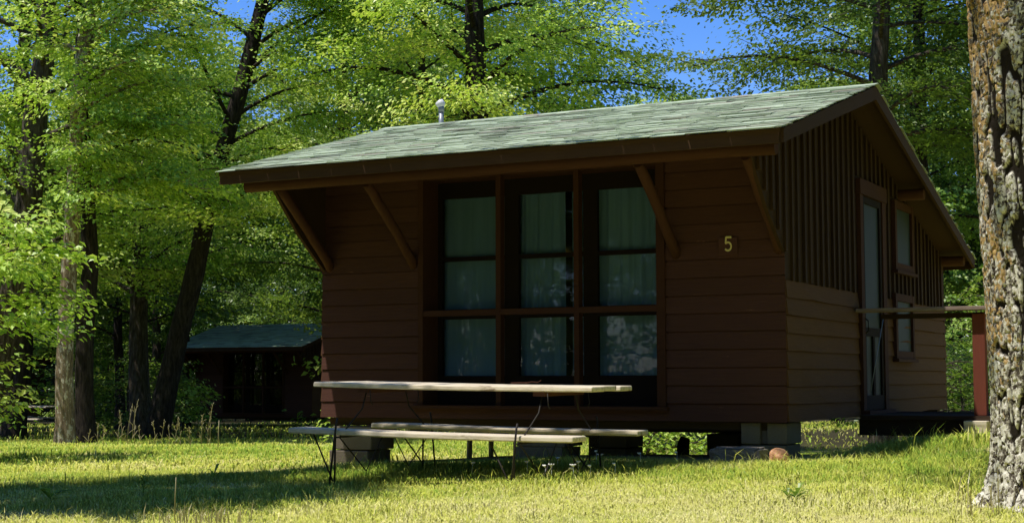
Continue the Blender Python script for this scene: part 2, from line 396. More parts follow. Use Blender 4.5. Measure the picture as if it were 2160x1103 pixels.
def build_cabin():
    R = empty('cabin', (-2.24, 3.0, -.75), label='dark brown wooden cabin with green shingle roof and yellow number 5, raised on blocks', cat='cabin')
    # ---- walls
    m = MB()
    lap(m, (WX, 0), (-3.425, 0), (0, -1), ZB, 2.02, gap=True); lap(m, (-1.03, 0), (0, 0), (0, -1), ZB, 2.02, gap=True)
    m.box(WX + .01, -3.43, .004, .05, ZB + .01, 2.0); m.box(-1.02, -.004, .004, .05, ZB + .01, 2.0)
    m.box(-3.425, -1.03, -.016, .05, ZB, -.235); m.box(-3.425, -1.03, -.012, .05, 1.86, 2.03)
    m.build('wall', M['siding'], R)
    def gable(x, s):
        m = MB()
        lap(m, (x, 0), (x, 2.22), (s, 0), ZB, ZS, .146, .019, .010, gap=True); lap(m, (x, 3.23), (x, DY), (s, 0), ZB, ZS, .146, .019, .010, gap=True)
        i0, i1 = sorted((x - s * .05, x - s * .004))
        m.box(i0, i1, .052, DY - .06, ZB + .01, ZS)
        wl = m.build('wall', M['gable_siding'], R)
        g = MB(); a, b = sorted((x - s * .03, x))
        top = lambda y: roof_z(y) - .085
        g.prism([(0, ZS), (DY, ZS), (DY, top(DY)), (RI[0], top(RI[0])), (0, top(0))], 0, a, b)
        g.prism([(0, 1.0), (0, top(0)), (-.9, top(-.9)), (-.9, 1.77), (-.8, 1.68), (-.45, 1.335), (-.18, 1.13)], 0, a, b)
        y = -.84; cuts = [(2.2, 3.27, -1, 1.9), (3.57, 4.45, 1.08, 1.84)]
        while y < DY - .03:
            lo = ZS - .005 if y > 0 else 1.0 - .875 * y + .02
            hi = top(y) - .01; lo += random.uniform(-.006, .006)
            w_ = .024 + random.uniform(-.004, .004); d = .022 + random.uniform(-.003, .004)
            segs = [(lo, hi)]
            for (c0, c1, z0, z1) in cuts:
                if s > 0 and c0 < y < c1: segs = [q for (p0, p1) in segs for q in ((p0, min(p1, z0)), (max(p0, z1), p1)) if q[1] - q[0] > .03]
            for (p0, p1) in segs:
                q0, q1 = sorted((x + s * .001, x + s * d)); g.box(q0, q1, y - w_, y + w_, p0, p1, jit=.004)
            y += .172 + random.uniform(-.012, .012)
        g.build('batten_panel', M['batten'], wl)
        return wl
    gable(0, 1); gable(WX, -1)
    m = MB()
    lap(m, (0, DY), (-1.3, DY), (0, 1), ZB, 1.32); lap(m, (-3.0, DY), (WX, DY), (0, 1), ZB, 1.32)
    lap(m, (-1.3, DY), (-3.0, DY), (0, 1), ZB, .25); lap(m, (-1.3, DY), (-3.0, DY), (0, 1), 1.1, 1.32)
    m.build('wall', M['siding'], R)
    m = MB(); m.box(WX + .02, -.02, .02, DY - .02, ZB + .004, ZB + .05); m.build('floor', M['interior'], R)
    m = MB()
    m.box(WX + .05, -.05, .06, .18, -.42, ZB - .004); m.build('floor_beam', M['interior'], R)
    m = MB(); m.box(WX + .05, -.95, 2.94, 3.06, -.55, ZB - .004); m.build('floor_beam', M['interior'], R)
    m = MB(); m.box(WX + .05, -.05, 5.84, 5.96, -.42, ZB - .004); m.build('floor_beam', M['interior'], R)
    # ---- roof
    m = MB()
    for (p, q_) in ((EA, RI), (BA, RI)):
        d = q_ - p; n = V(-d[1], d[0]); n = n / np.linalg.norm(n); n = n if n[1] > 0 else -n
        m.prism([tuple(p - n * .006), tuple(q_ - n * .006), tuple(q_ - n * .04), tuple(p - n * .04)], 0, XL + .02, XR - .02)
    roof = m.build('roof', M['fascia'], R)
    m = MB()
    for (p, q_, nC) in ((EA, RI, 26), (BA, RI, 40)):
        d = q_ - p; Ln = np.linalg.norm(d); d = d / Ln; n = V(-d[1], d[0]); n = n if n[1] > 0 else -n
        ex = Ln / nC
        for c in range(nC):
            x = XL + random.uniform(-.012, .012) - (.15 if c % 2 else 0)
            sag = random.uniform(-.002, .002)
            while x < XR + .01:
                wd = .305 + random.uniform(-.09, .09)
                a = max(x, XL + random.uniform(-.012, .01)); b = min(x + wd - random.uniform(.004, .009), XR + random.uniform(-.012, .014))
                if b - a > .02:
                    th = random.uniform(.0022, .0055); lift = random.uniform(.003, .009) + th
                    s0 = c * ex - (.034 if c == 0 else .018) + sag + random.uniform(-.0025, .0025); s1 = c * ex + ex * 1.05
                    p0 = p + d * s0 + n * lift; p1 = p + d * s1 + n * (th * .4)
                    mid = (p0 + p1) / 2; hv = (p1 - p0) / 2; nn = V(-hv[1], hv[0]); nn = nn / np.linalg.norm(nn); nn = nn if nn[1] > 0 else -nn
                    m.obox(((a + b) / 2, mid[0], mid[1]), ((b - a) / 2, 0, 0), (0, hv[0], hv[1]), (0, nn[0] * th, nn[1] * th), tint=random.random() ** 1.0, jit=.003)
                x += wd
    x = XL
    while x < XR:                                                     # ridge caps bent over the top
        b = min(x + .2, XR + .01)
        for sgn in (-1, 1):
            y1 = RI[0] + sgn * .14; m.obox(((x + b) / 2 + .0, (RI[0] + y1) / 2, RI[1] + .012 - SL * .07), ((b - x) / 2 + .012, 0, 0), (0, sgn * .07, -SL * .07), (0, 0, .004), jit=.004)
        x += .185
    m.build('shingle_covering', M['shingle'], roof)
    m = MB(); m.box(XL + .03, XR - .03, EA[0] + .012, EA[0] + .04, EA[1] - .112, EA[1] - .006); m.build('fascia', M['fascia'], roof)
    m = MB(); m.box(XL + .03, XR - .03, BA[0] - .04, BA[0] - .012, BA[1] - .12, BA[1] - .006)
    m.build('fascia', M['fascia'], roof)
    for x in (XL + .015, XR - .015):
        m = MB()
        for (p, q_) in ((EA + V(.042, .042 * SL), RI), (BA - V(.042, -.042 * SL), RI)):
            m.prism([(p[0], p[1] - .012), (q_[0], q_[1] - .012), (q_[0], q_[1] - .135), (p[0], p[1] - .118)], 0, x - .014, x + .014)
        m.build('rake_board', M['fascia'], roof)
    for x in np.linspace(XL + .18, XR - .12, 9):                       # rafters seen under the overhang
        m = MB(); m.prism([(EA[0] + .05, EA[1] - .03), (.0, roof_z(0) - .045), (.0, roof_z(0) - .12), (EA[0] + .05, EA[1] - .1)], 0, x - .02, x + .02)
        m.build('rafter', M['fascia'], roof)
    def log(name, p, q_, r, mat, seg=12, bow=.0):
        p, q_ = V(*p), V(*q_); ts = np.linspace(0, 1, seg)
        pts = np.array([p + (q_ - p) * u + V(0, 0, -bow * 4 * u * (1 - u)) + (RNG.random(3) - .5) * .008 for u in ts])
        m = MB(); m.tube(pts, r * (1 + .08 * (RNG.random(seg) - .5)), 12, True, .05); return m.build(name, mat, R)
    log('eave_log', (-4.74, -.85, 1.735), (.21, -.85, 1.738), .054, M['log'])
    log('eave_log', (-4.80, 3.95, roof_z(3.95) - .15), (.27, 3.95, roof_z(3.95) - .15), .06, M['log'])
    log('eave_log', (-4.80, 5.95, roof_z(5.95) - .14), (.27, 5.95, roof_z(5.95) - .14), .06, M['log'])
    for x in (-4.40, -3.49, -.935, -.045): log('brace', (x, -.80, 1.70), (x, .02, 1.02), .044, M['brace'], 9, -.018)
    # ---- big front window: outer frame, then sashes set back behind it
    m = MB(); F0, F1 = -3.425, -1.03
    m.box(F0, F0 + .05, -.034, .24, -.23, 1.86); m.box(F1 - .075, F1, -.034, .24, -.23, 1.86)
    for x in (-2.605, -1.845): m.box(x - .024, x + .024, -.03, .05, -.23, 1.86)
    m.box(F0 + .05, F1 - .075, -.026, .04, .565, .615)
    m.box(F0 + .05, F1 - .075, .0, .24, 1.80, 1.86); m.box(F0 - .06, F1 + .02, -.06, .24, -.262, -.232)
    fr = m.build('window_frame', M['trim'], R)
    m = MB(); xs_ = ((-3.33, -2.68), (-2.54, -1.90), (-1.765, -1.125)); zs_ = ((.03, .545), (.635, 1.075), (1.115, 1.655))
    m.box(F0 + .05, F1 - .075, .241, .285, 1.655, 1.80); m.box(F0 + .05, F1 - .075, .241, .285, -.23, .03)
    e = [F0 + .05] + [q for a in xs_ for q in a] + [F1 - .075]
    for i in range(0, 8, 2): m.box(e[i], e[i + 1], .241, .285, .03, 1.655)
    for (a, b) in xs_:
        m.box(a, b, .244, .28, .545, .635); m.box(a, b, .25, .275, 1.075, 1.115)
    sash = m.build('sash', M['dark_frame'], fr)
    for (a, b) in xs_:
        m = MB(); m.box(a - .004, b + .004, .262, .266, .03, 1.655)
        m.build('window_pane', M['glass'], fr)
    # ---- rear window, seen through the front one in the cabins beyond
    m = MB()
    for x in (-3.0, -2.17, -1.34): m.box(x - .0, x + .04, DY - .03, DY + .03, .25, 1.1)
    m.box(-2.96, -1.34, DY - .028, DY + .028, .25, .29); m.box(-2.96, -1.34, DY - .028, DY + .028, 1.06, 1.1)
    m.build('window_frame', M['trim'], R)
    # ---- screen door
    m = MB(); Y0, Y1 = 2.24, 3.21
    m.box(.003, .042, Y0, Y0 + .10, -.30, 1.73); m.box(.003, .042, Y1 - .13, Y1, -.30, 1.73); m.box(.003, .052, Y0 - .02, Y1 + .02, 1.731, 1.875)
    m.box(.003, .10, Y0 - .01, Y1 + .01, -.335, -.302)
    door = m.build('door_frame', M['trim'], R)
    m = MB(); a, b = Y0 + .102, Y1 - .132
    m.box(.004, .03, a, a + .075, -.295, 1.725); m.box(.004, .03, b - .075, b, -.295, 1.725)
    m.box(.004, .03, a + .075, b - .075, -.295, -.16); m.box(.004, .03, a + .075, b - .075, .40, .48); m.box(.004, .03, a + .075, b - .075, 1.66, 1.725)
    m.box(.004, .03, (a + b) / 2 - .035, (a + b) / 2 + .035, -.16, .40)
    dr = m.build('screen_door', M['dark_frame'], R)
    m = MB(); m.box(.001, .012, a + .02, b - .02, -.2, 1.7); m.build('screen_mesh', M['screen'], dr)
    m = MB(); m.tube([(.05, b - .05, .62), (.05, a + .12, -.12)], .004, 6); m.build('tension_rod', M['pipe'], dr)
    m = MB(); m.tube([(.03, a + .035, .42), (.06, a + .035, .44), (.06, a + .035, .54), (.03, a + .035, .56)], .008, 6); m.build('handle', M['steel'], dr)
    for (z0, z1, y0, y1) in ((1.10, 1.81, 3.60, 4.42), (.20, .86, 3.56, 4.38)):
        m = MB(); w_ = .075
        m.box(.003, .045, y0, y0 + w_, z0, z1); m.box(.003, .045, y1 - w_, y1, z0, z1)
        m.box(.003, .043, y0 + w_, y1 - w_, z1 - w_, z1); m.box(.003, .043, y0 + w_, y1 - w_, z0, z0 + w_); m.box(.002, .07, y0 - .03, y1 + .03, z0 - .035, z0 - .002)
        fr = m.build('window_frame', M['trim'], R)
        m = MB(); m.box(.002, .018, y0 + w_ - .003, y1 - w_ + .003, z0 + w_ - .003, z1 - w_ + .003); m.build('window_pane', M['screen'], fr)
    # ---- number plate with its numeral
    m = MB(); m.box(-.555, -.39, -.030, -.018, 1.005, 1.155); pl = m.build('number_plate', M['siding'], R, bevel=.003)
    ox, oz, s = -.468, 1.10, .108
    P = [(.30, .5), (-.22, .5), (-.27, .06)]
    arc = [(-.04 + .34 * math.cos(t), -.19 + .31 * math.sin(t)) for t in np.linspace(rad(128), rad(-140), 16)]
    m = MB()
    def stroke(pts, wd):
        for (p, q_) in zip(pts[:-1], pts[1:]):
            p, q_ = V(*p), V(*q_); d = q_ - p; L = np.linalg.norm(d); d = d / L; n = V(-d[1], d[0])
            c = (p + q_) / 2
            m.obox((ox + c[0] * s * .78, -.0325 - random.random() * .0006, oz + c[1] * s), (d[0] * s * .78 * (L / 2 + .02), 0, d[1] * s * (L / 2 + .02)), (0, .0018, 0), (n[0] * s * .78 * wd, 0, n[1] * s * wd))
    stroke(P, .080); stroke([P[-1]] + arc, .075)
    m.build('numeral', M['digit'], pl)
    # ---- vent pipe
    bz = roof_z(2.02); px, py = -4.37, 2.02
    bz += .10
    m = MB(); m.tube([(px, py, bz - .15), (px, py, bz + .15)], .026, 12); m.tube([(px, py, bz + .15), (px, py, bz + .21)], .032, 12)
    m.tube([(px, py, bz - .10), (px, py, bz - .03)], .05, 12)
    vp = m.build('vent_pipe', M['pipe'], R)
    m = MB(); m.tube([(px + .008, py, bz + .20), (px - .002, py, bz + .226), (px - .024, py - .005, bz + .262), (px - .030, py - .006, bz + .268)], [.028, .050, .046, .02], 14)
    m.build('pipe_cap', M['cap'], vp)
    # ---- porch with its railing
    m = MB()
    for i in range(12):
        y = 2.06 + i * .145; m.box(.045, 1.75, y, y + .135, -.372, -.335, jit=.004)
    m.box(.03, 1.0, 2.09, 2.13, -.52, -.376); m.box(.03, 1.7, 3.68, 3.72, -.56, -.376)
    po = m.build('porch', M['deck'], R)
    m = MB(); m.box(1.0, 1.2, 1.93, 2.13, -.53, -.376); m.build('beam_end', M['plank'], po, bevel=.006)
    for (x, y) in ((1.115, 2.16), (1.6, 3.6)):
        m = MB(); m.box(x - .055, x + .055, y - .05, y + .05, -.334, .575); m.build('post', M['porch'], po, bevel=.005)
    m = MB(); m.box(.03, 1.75, 2.04, 2.21, .606, .64); m.build('handrail', M['rail'], po, bevel=.004)
    m = MB(); m.box(.22, 1.75, 2.215, 2.255, .545, .59); m.build('rail', M['deck'], po)
    m = MB(); m.box(.03, 1.7, 3.52, 3.66, .60, .64); m.build('handrail', M['deck'], po)
    return R
cabin = build_cabin()

def curtain(x0, x1, label, y=.34, folds=5, a=.02):
    n = 60; xs_ = np.linspace(x0, x1, n); ph = random.random() * 6
    vs = []; zs_ = np.linspace(-.02, 1.70, 8)
    for z in zs_:
        for i, x in enumerate(xs_):
            u = i / (n - 1); vs.append((x, y + a * math.sin(u * folds * 6.28 + ph + .3 * math.sin(z * 2)) + a * .4 * math.sin(u * folds * 15 + ph), z))
    fs = [(j * n + i, j * n + i + 1, (j + 1) * n + i + 1, (j + 1) * n + i) for j in range(7) for i in range(n - 1)]
    m = MB(); m.add(vs, fs, .5, True); return m.build('curtain', M['curtain'], label=label, cat='curtain', group='curtains in the big front window')
curtain(-3.37, -2.63, 'pale curtain drawn across the first window bay, nearest the cabin\'s sunlit left corner', folds=3, a=.008)
curtain(-2.60, -2.13, 'wide pale curtain panel left of the dark gap in the middle window bay', folds=3)
curtain(-2.05, -1.86, 'narrow gathered curtain panel right of the dark gap in the middle window bay', folds=4)
curtain(-1.80, -1.08, 'pale folded curtain across the window bay nearest the number plate', folds=5, a=.016)

# ------------------------------------------------------------------ piers and things under the cabin
def pier(label, x0, x1, y0, y1, top, n=2, shift=0.0, split=False):
    c = ((x0 + x1) / 2, (y0 + y1) / 2); b = float(gz(*c)) - .06
    R = empty('block_pier', (c[0], c[1], b + .06), label=label, cat='pier', group='concrete block piers under the cabin')
    h = (top - b) / n
    for i in range(n):
        s = shift * (1 if i % 2 else -1)
        m = MB()
        z0, z1 = b + i * h + .004, b + (i + 1) * h - .004
        if split and i == n - 1:
            xm = (x0 + x1) / 2
            m.box(x0 + s, xm - .03, y0, y1, z0, z1, jit=.006); m.box(xm + .03, x1 + s, y0, y1, z0, z1, jit=.006); m.box(xm - .0301, xm + .0301, y0 + .04, y1, z0 + .002, z1 - .002)
        else: m.box(x0 + s, x1 + s, y0, y1, z0, z1, jit=.008)
        m.build('concrete_block', M['block'], R, bevel=.008)
    return R
pier('tall grey block pier under the sunlit left corner of the cabin', -4.38, -3.96, .0, .4, -.43, 2, .02)
pier('grey block pier below the middle of the big window, behind the table', -2.46, -2.0, .02, .4, -.43, 2, .01)
pier('grey block pier under the right front corner behind the orange stone', -.40, -.02, .02, .42, ZB - .003, 2, .004, True)
pier('dark block pier in deep shade just right of the middle window pier', -1.98, -1.62, .5, .9, -.48, 2)
pier('squat dark block pier seen through the gap right of the picnic table', -1.72, -1.38, 2.8, 3.2, -.552, 1)
pier('dark rear pier between the two white pipes and the middle pier', -3.25, -2.85, 1.6, 2.0, -.482, 2)
pier('dark rear pier right of the gap with the lit lawn', -1.28, -.92, 2.82, 3.2, -.552, 1)
for (x, y, r, lab) in ((-4.02, 2.0, .03, 'grey pipe rising under the cabin floor, left of the white one'), (-3.82, 2.1, .026, 'white pipe standing under the cabin floor beside a grey pipe')):
    m = MB(); g = float(gz(x, y)); m.tube([(x, y, g - .05), (x + .01, y, -.49)], r, 10)
    o = m.build('pipe', M['pvc'] if 'white' in lab else M['block'], label=lab, cat='pipe')
def rock(name, c, sz, mat, seed, label, cat, flat=.35):
    import bmesh
    bm = bmesh.new(); bmesh.ops.create_icosphere(bm, subdivisions=4, radius=1.0)
    r = np.random.default_rng(seed); pl = nrm(r.normal(size=(14, 3))); dd = .62 + .3 * r.random(14)
    for v in bm.verts:
        p = np.array(v.co); k = pl @ p
        s = min([1.0] + [dd[i] / k[i] for i in range(14) if k[i] > dd[i]])
        p = p * s * (1 + .05 * float(vnoise(p[0] * 4 + 20, p[1] * 4 + p[2] * 3 + 20, seed)))
        v.co = (p * np.array(sz)).tolist()
    me = bpy.data.meshes.new(name); bm.to_mesh(me); bm.free(); me.materials.append(mat)
    o = bpy.data.objects.new(name, me); COL.objects.link(o); o.location = c
    return tag(o, label, cat)
def squared_stone(name, c, sz, mat, label, cat):
    import bmesh
    bm = bmesh.new(); bmesh.ops.create_cube(bm, size=2); bmesh.ops.bevel(bm, geom=bm.edges[:], offset=.16, segments=2, affect='EDGES')
    bmesh.ops.subdivide_edges(bm, edges=bm.edges[:], cuts=5, use_grid_fill=True)
    for v in bm.verts:
        p = np.array(v.co); k = 1 + .16 * (float(vnoise(p[0] * 2.3 + 30, p[1] * 2.3 + p[2] * 2 + 30, 12)) - .5) + .07 * (float(vnoise(p[0] * 7 + 30, p[2] * 7 + p[1] * 5 + 30, 13)) - .5)
        v.co = (p * k * np.array(sz)).tolist()
    me = bpy.data.meshes.new(name); bm.to_mesh(me); bm.free(); me.materials.append(mat)
    o = bpy.data.objects.new(name, me); COL.objects.link(o); o.location = c; return tag(o, label, cat)
squared_stone('stone_block', (-.20, -.62, float(gz(-.2, -.62)) + .05), (.20, .12, .085), M['stone'], 'long grey stone block lying in the grass before the right corner pier', 'stone')
rock('stone', (.235, -1.0, float(gz(.235, -1.0)) + .045), (.078, .09, .082), M['orange_stone'], 5, 'small orange stone in the grass beside the grey stone block', 'stone')
m = MB(); g = float(gz(-1.35, 1.2)); m.tube([(-1.36, 1.2, g - .02), (-1.35, 1.2, g + .09), (-1.33, 1.2, g + .15)], [.075, .055, .05], 8, True, .3)
m.build('stump', M['bark_dark'], label='dark ragged stump standing in the shade under the cabin', cat='stump')

# ------------------------------------------------------------------ picnic table
def make_table():
    P0 = V(-1.695, -2.212, -.716); a, b, c = .010, .012, .016
    Mx = np.array([[math.cos(a), -math.sin(a), 0], [math.sin(a), math.cos(a), 0], [0, 0, 1]]) @ np.array([[1, 0, 0], [0, 1, -b], [0, b, 1]]) @ np.array([[1, 0, c], [0, 1, 0], [-c, 0, 1]])
    T = lambda *p: Mx @ V(*p) + P0
    R = empty('picnic_table', P0, label='weathered plank picnic table with thin steel legs standing before the cabin window', cat='picnic table')
    def plank(name, x0, x1, y0, y1, zt, th):
        m = MB(); n = 8; xs_ = np.linspace(x0, x1, n + 1); vs = []
        for x in xs_:
            dz = (random.random() - .5) * .004 - .006 * (1 - (2 * (x - x0) / (x1 - x0) - 1) ** 2)
            for (y, z) in ((y0, zt - th), (y1, zt - th), (y1, zt), (y0 + .005, zt)): vs.append(T(x, y + (random.random() - .5) * .003, z + dz))
        fs = [(o + p, o + (p + 1) % 4, o + 4 + (p + 1) % 4, o + 4 + p) for o in range(0, n * 4, 4) for p in range(4)] + [(3, 2, 1, 0), (n * 4, n * 4 + 1, n * 4 + 2, n * 4 + 3)]
        m.add(vs, fs, random.random()); return m.build(name, M['plank'], R, bevel=.009)
    h = 1.1225
    plank('tabletop_plank', -h, h, -.345, -.122, .684, .036); plank('tabletop_plank', -h + .05, h - .012, -.110, .112, .686, .036); plank('tabletop_plank', -h + .03, h + .01, .124, .345, .684, .036)
    plank('bench', -h, h, -.655, -.432, .362, .038); plank('bench', -h + .01, h + .01, .443, .656, .355, .038)
    for s in (-.70, .72):
        m = MB(); r = .0072
        for k in (-1, 1):
            m.tube([T(s, k * .75, -.03), T(s, k * .672, .40), T(s, k * .655, .44)], r, 6)
            m.tube([T(s - .04, k * .62, -.03), T(s - .04, k * .62, .318)], r, 6)
            m.tube([T(s - .03, k * .66, 0), T(s - .25, k * .58, .318)], r * .8, 6)
            m.tube([T(s + .02, k * .66, .31), T(s + .02, k * .30, .05), T(s + .02, k * .05, .32)], r * .7, 6)
            m.tube([T(s, k * .62, .31), T(s, k * .33, .50), T(s, k * .27, .635)], r * .8, 6)
            m.tube([T(s + .07, k * .34, .635), T(s + .08, k * .345, .55), T(s + .08, k * .32, .53)], r * .5, 5)
        m.tube([T(s, -.66, .307), T(s, .66, .307)], r, 6)
        m.build('leg_frame', M['steel'], R)
        m = MB(); c0 = T(s, 0, .630); m.obox(c0, Mx @ V(.045, 0, 0), Mx @ V(0, .33, 0), Mx @ V(0, 0, .0165)); m.build('cleat', M['brace'], R)
    return R, T
table, TT = make_table()
m = MB()
for (x, y) in ((.40, .1),):
    p = TT(x, y, .692); m.tube([p, p + V(.05, .01, .010), p + V(.09, .03, .006), p + V(.12, .02, .02)], .003, 5)
p = TT(.40, .1, .692); m.tube([p + V(-.10, -.03, .002), p + V(-.04, 0, .004), p + V(.02, .01, .004)], .0035, 5)
m.build('twig', M['brace'], label='small dry twig lying on the picnic tabletop', cat='twig')

# ------------------------------------------------------------------ leaves and trees
def leaf_arrays(pos, nor, axis, size, fold=.16):
    """rhombus leaves, two triangles each, folded along the midrib -> verts, loops, sizes"""
    n = len(pos); axis = nrm(axis - nor * np.sum(axis * nor, -1, keepdims=True)); side = np.cross(nor, axis)
    s = size[:, None]
    v = np.empty((n, 4, 3))
    v[:, 0] = pos - axis * s * .5; v[:, 1] = pos + side * s * .38 - axis * s * .06 + nor * s * fold
    v[:, 2] = pos + axis * s * .58; v[:, 3] = pos - side * s * .38 - axis * s * .06 + nor * s * fold
    b = (np.arange(n) * 4)[:, None]
    lp = (b + np.array([[0, 2, 1, 0, 3, 2]])).ravel()
    lp = (b + np.array([[0, 1, 2, 0, 2, 3]])).ravel()
    return v.reshape(-1, 3), lp, np.full(n * 2, 3)

def add_tree(name, label, xy, path, crown=None, leaf='leaf', barkm='bark', group=None, seed=0, cat='tree', sides=14, rot=0.0, twigs=True, z=None):
    """path: (dx, dy, height, radius) up the trunk; crown: dict of branching values"""
    r = np.random.default_rng(seed); random.seed(seed)
    bx, by = xy; bz = float(gz(bx, by)) if z is None else z; B = V(bx, by, bz)
    R = empty(name, B, label=label, cat=cat, group=group)
    P = np.array([p[:3] for p in path], float); Rd = np.array([p[3] for p in path], float)
    hs = P[:, 2]; H = hs[-1]
    zz = np.linspace(-.12, H, max(10, int(H * 2.6))); 
    pts = np.stack([np.interp(zz, hs, P[:, 0]), np.interp(zz, hs, P[:, 1]), zz], -1)
    pts[1:-1] = (pts[:-2] + 2 * pts[1:-1] + pts[2:]) / 4
    pts[:, :2] += (np.stack([vnoise(zz * .7 + seed, zz * 0 + seed, 21), vnoise(zz * .7 + seed, zz * 0 + 9 + seed, 22)], -1) - .5) * .12
    rr = np.interp(zz, hs, Rd); rr = rr * (1 + .45 * np.exp(-np.clip(zz, 0, None) / .22))
    tm = MB(); tm.tube(pts + B, rr, sides, False, .12)
    if crown is None:
        tm.build('trunk', M[barkm], R); return R
    c = dict(z0=2.0, z1=H * .97, n=24, L=2.6, rise=.45, droop=.28, tw=13, nl=45, size=.085, zvis=1e9, low=1.0, top=.35, az=None, azp=.5, spread=.12)
    c.update(crown)
    LP, LN, LA, LS, LT = [], [], [], [], []
    for i in range(c['n']):
        u = (i + r.random() * .8) / c['n']; h = c['z0'] + (c['z1'] - c['z0']) * u
        st = np.array([np.interp(h, zz, pts[:, 0]), np.interp(h, zz, pts[:, 1]), h])
        az = i * 2.39996 + r.normal() * .3 + seed
        if c['az'] is not None and r.random() < c['azp'] * (1 if h < 7.5 or c['azp'] <= .5 else .4): az = c['az'] + r.normal() * .5
        L = c['L'] * (c['low'] + (1 - c['low']) * min(1, u / .4)) * (1 - (1 - c['top']) * max(0, (u - .45) / .55)) * (.75 + .5 * r.random())
        d = V(math.cos(az), math.sin(az), 0); rise = c['rise'] * (.6 + .8 * r.random()) + .5 * u; dr = c['droop'] * (.6 + .8 * r.random())
        ltone = r.random(); bend = r.normal() * .2; sd = V(-d[1], d[0], 0)
        t = np.linspace(0, 1, 7)[:, None]
        lp = st + d * L * t + sd * L * bend * t * t + V(0, 0, 1) * L * (rise * t - dr * t * t - .12 * dr * t ** 4)
        r0 = np.interp(h, zz, rr) * .32
        tm.tube(lp + B, np.linspace(min(r0, .07), .008, 7), 5, False, .1)
        dens = 1.0 if h < c['zvis'] else .45
        ntw = max(3, int(c['tw'] * (.6 + .4 * L / c['L']) * (1 if h < c['zvis'] else .6)))
        for k in range(ntw):
            tt = .18 + .82 * (k + r.random()) / ntw
            p0 = np.array([np.interp(tt, t[:, 0], lp[:, q]) for q in range(3)])
            ang = (1 if k % 2 else -1) * (.5 + .7 * r.random()) if tt < .95 else r.normal() * .3
            td = V(d[0] * math.cos(ang) - d[1] * math.sin(ang), d[0] * math.sin(ang) + d[1] * math.cos(ang), .1 + .22 * r.normal())
            tl = L * (.14 + .30 * (1 - tt)) * (.7 + .6 * r.random()) + .22
            p1 = p0 + td * tl + V(0, 0, -.12 * tl)
            if twigs: tm.tube(np.array([p0, (p0 + p1) / 2 + V(0, 0, .03), p1]) + B, [.009, .006, .003], 3, False)
            n = max(4, int(c['nl'] * dens * tl / .7))
            uu = r.random(n) ** .8 * 1.08
            q = p0 + (p1 - p0) * uu[:, None]
            sp = c['spread'] * (.5 + tl)
            q = q + np.stack([r.normal(size=n) * sp, r.normal(size=n) * sp, r.normal(size=n) * sp * .42 - .03], -1)
            tilt = V(td[0], td[1], 0) * (.25 + .3 * r.random())
            LP.append(q); LN.append(V(0, 0, 1) + tilt + r.normal(size=3) * V(.34, .34, 0) + r.normal(size=(n, 3)) * .34)
            LA.append(td + V(0, 0, -.35) + r.normal(size=(n, 3)) * .55)
            LS.append(c['size'] * (.65 + .7 * r.random(n)) * (1 if dens == 1 else 1.5))
            LT.append(np.clip(.16 + .35 * r.random() + .35 * ltone + .5 * (r.random(n) - .5) * .8, 0, 1))
    tm.build('trunk', M[barkm], R)
    LP = np.concatenate(LP) + B; LN = nrm(np.concatenate(LN)); LA = np.concatenate(LA); LS = np.concatenate(LS); LT = np.concatenate(LT)
    v, lo, sz = leaf_arrays(LP, LN, LA, LS)
    fast_mesh('crown', v, lo, sz, M[leaf], R, tint=np.repeat(LT, 2))
    NLEAF[0] += len(LP)
    return R
NLEAF = [0]
def straight(H, r0, lean=(0, 0), r1=.03): return [(0, 0, 0, r0), (lean[0] * .4, lean[1] * .4, H * .4, r0 * .78), (lean[0], lean[1], H, r1)]

def spot(px, d):
    p = V(3.714, -11.974, 0) + fwd * d + rgt * ((px - 1080) / 3234.765 * d); return float(p[0]), float(p[1])
# forest edge on the left
FE = 'trees along the forest edge'
add_tree('tree', 'pale flaking-barked tree trunk at the lawn edge, brightest of the left-hand trunks', (-13.48, 6.15),
         [(0, 0, 0, .14), (.0, 0, 2, .13), (.06, .03, 4, .12), (.25, .1, 7, .13), (.3, .2, 14, .04)],
         dict(z0=3.6, n=36, L=1.9, az=-.1, azp=.97, tw=13, nl=71, zvis=8, size=0.074), 'leaf', 'bark_pale', FE, 101)
add_tree('tree', 'slim dark trunk standing tight against the right of the pale flaking trunk', (-13.50, 6.62),
         [(0, 0, 0, .15), (-.02, 0, 3, .13), (-.2, -.05, 6, .11), (-.4, 0, 13, .03)],
         dict(z0=3.6, n=26, L=1.8, az=.0, azp=.97, tw=12, nl=68, zvis=8, size=0.07), 'leaf', 'bark_dark', FE, 102)
ux, uy = .888, .4595
def lean(*ps): return [(a * ux, a * uy, h, r_) for (a, h, r_) in ps]
add_tree('tree', 'dark tree trunk leaning right across the left end of the green roof, forked high up', (-15.45, 10.6),
         lean((0, 0, .22), (.32, 1.8, .19), (.68, 3.1, .18), (.95, 4.5, .165), (1.2, 5.5, .15), (1.45, 6.3, .145), (1.68, 7.2, .14), (2.2, 10, .1), (2.6, 14, .03)),
         dict(z0=3.7, n=42, L=2.7, tw=14, nl=74, zvis=9.5, size=0.074, az=-.25), 'leaf', 'bark_dark', FE, 103)
add_tree('tree', 'thick dark trunk leaning in from the left picture edge', (-17.37, 7.5),
         lean((0, 0, .33), (.75, 1.1, .3), (1.05, 2.5, .27), (1.33, 5.2, .22), (1.5, 8, .16), (1.5, 13, .03)),
         dict(z0=2.6, n=36, L=2.9, tw=13, nl=68, zvis=6.5, size=0.07), 'leaf', 'bark', FE, 104)
add_tree('tree', 'grey mossy trunk behind and left of the pale flaking trunk', (-19.45, 10.75), straight(14, .22, (.1, .3)),
         dict(z0=2.6, n=30, L=3.0, tw=12, nl=65, zvis=9.5, size=0.082), 'leaf', 'bark', FE, 105)
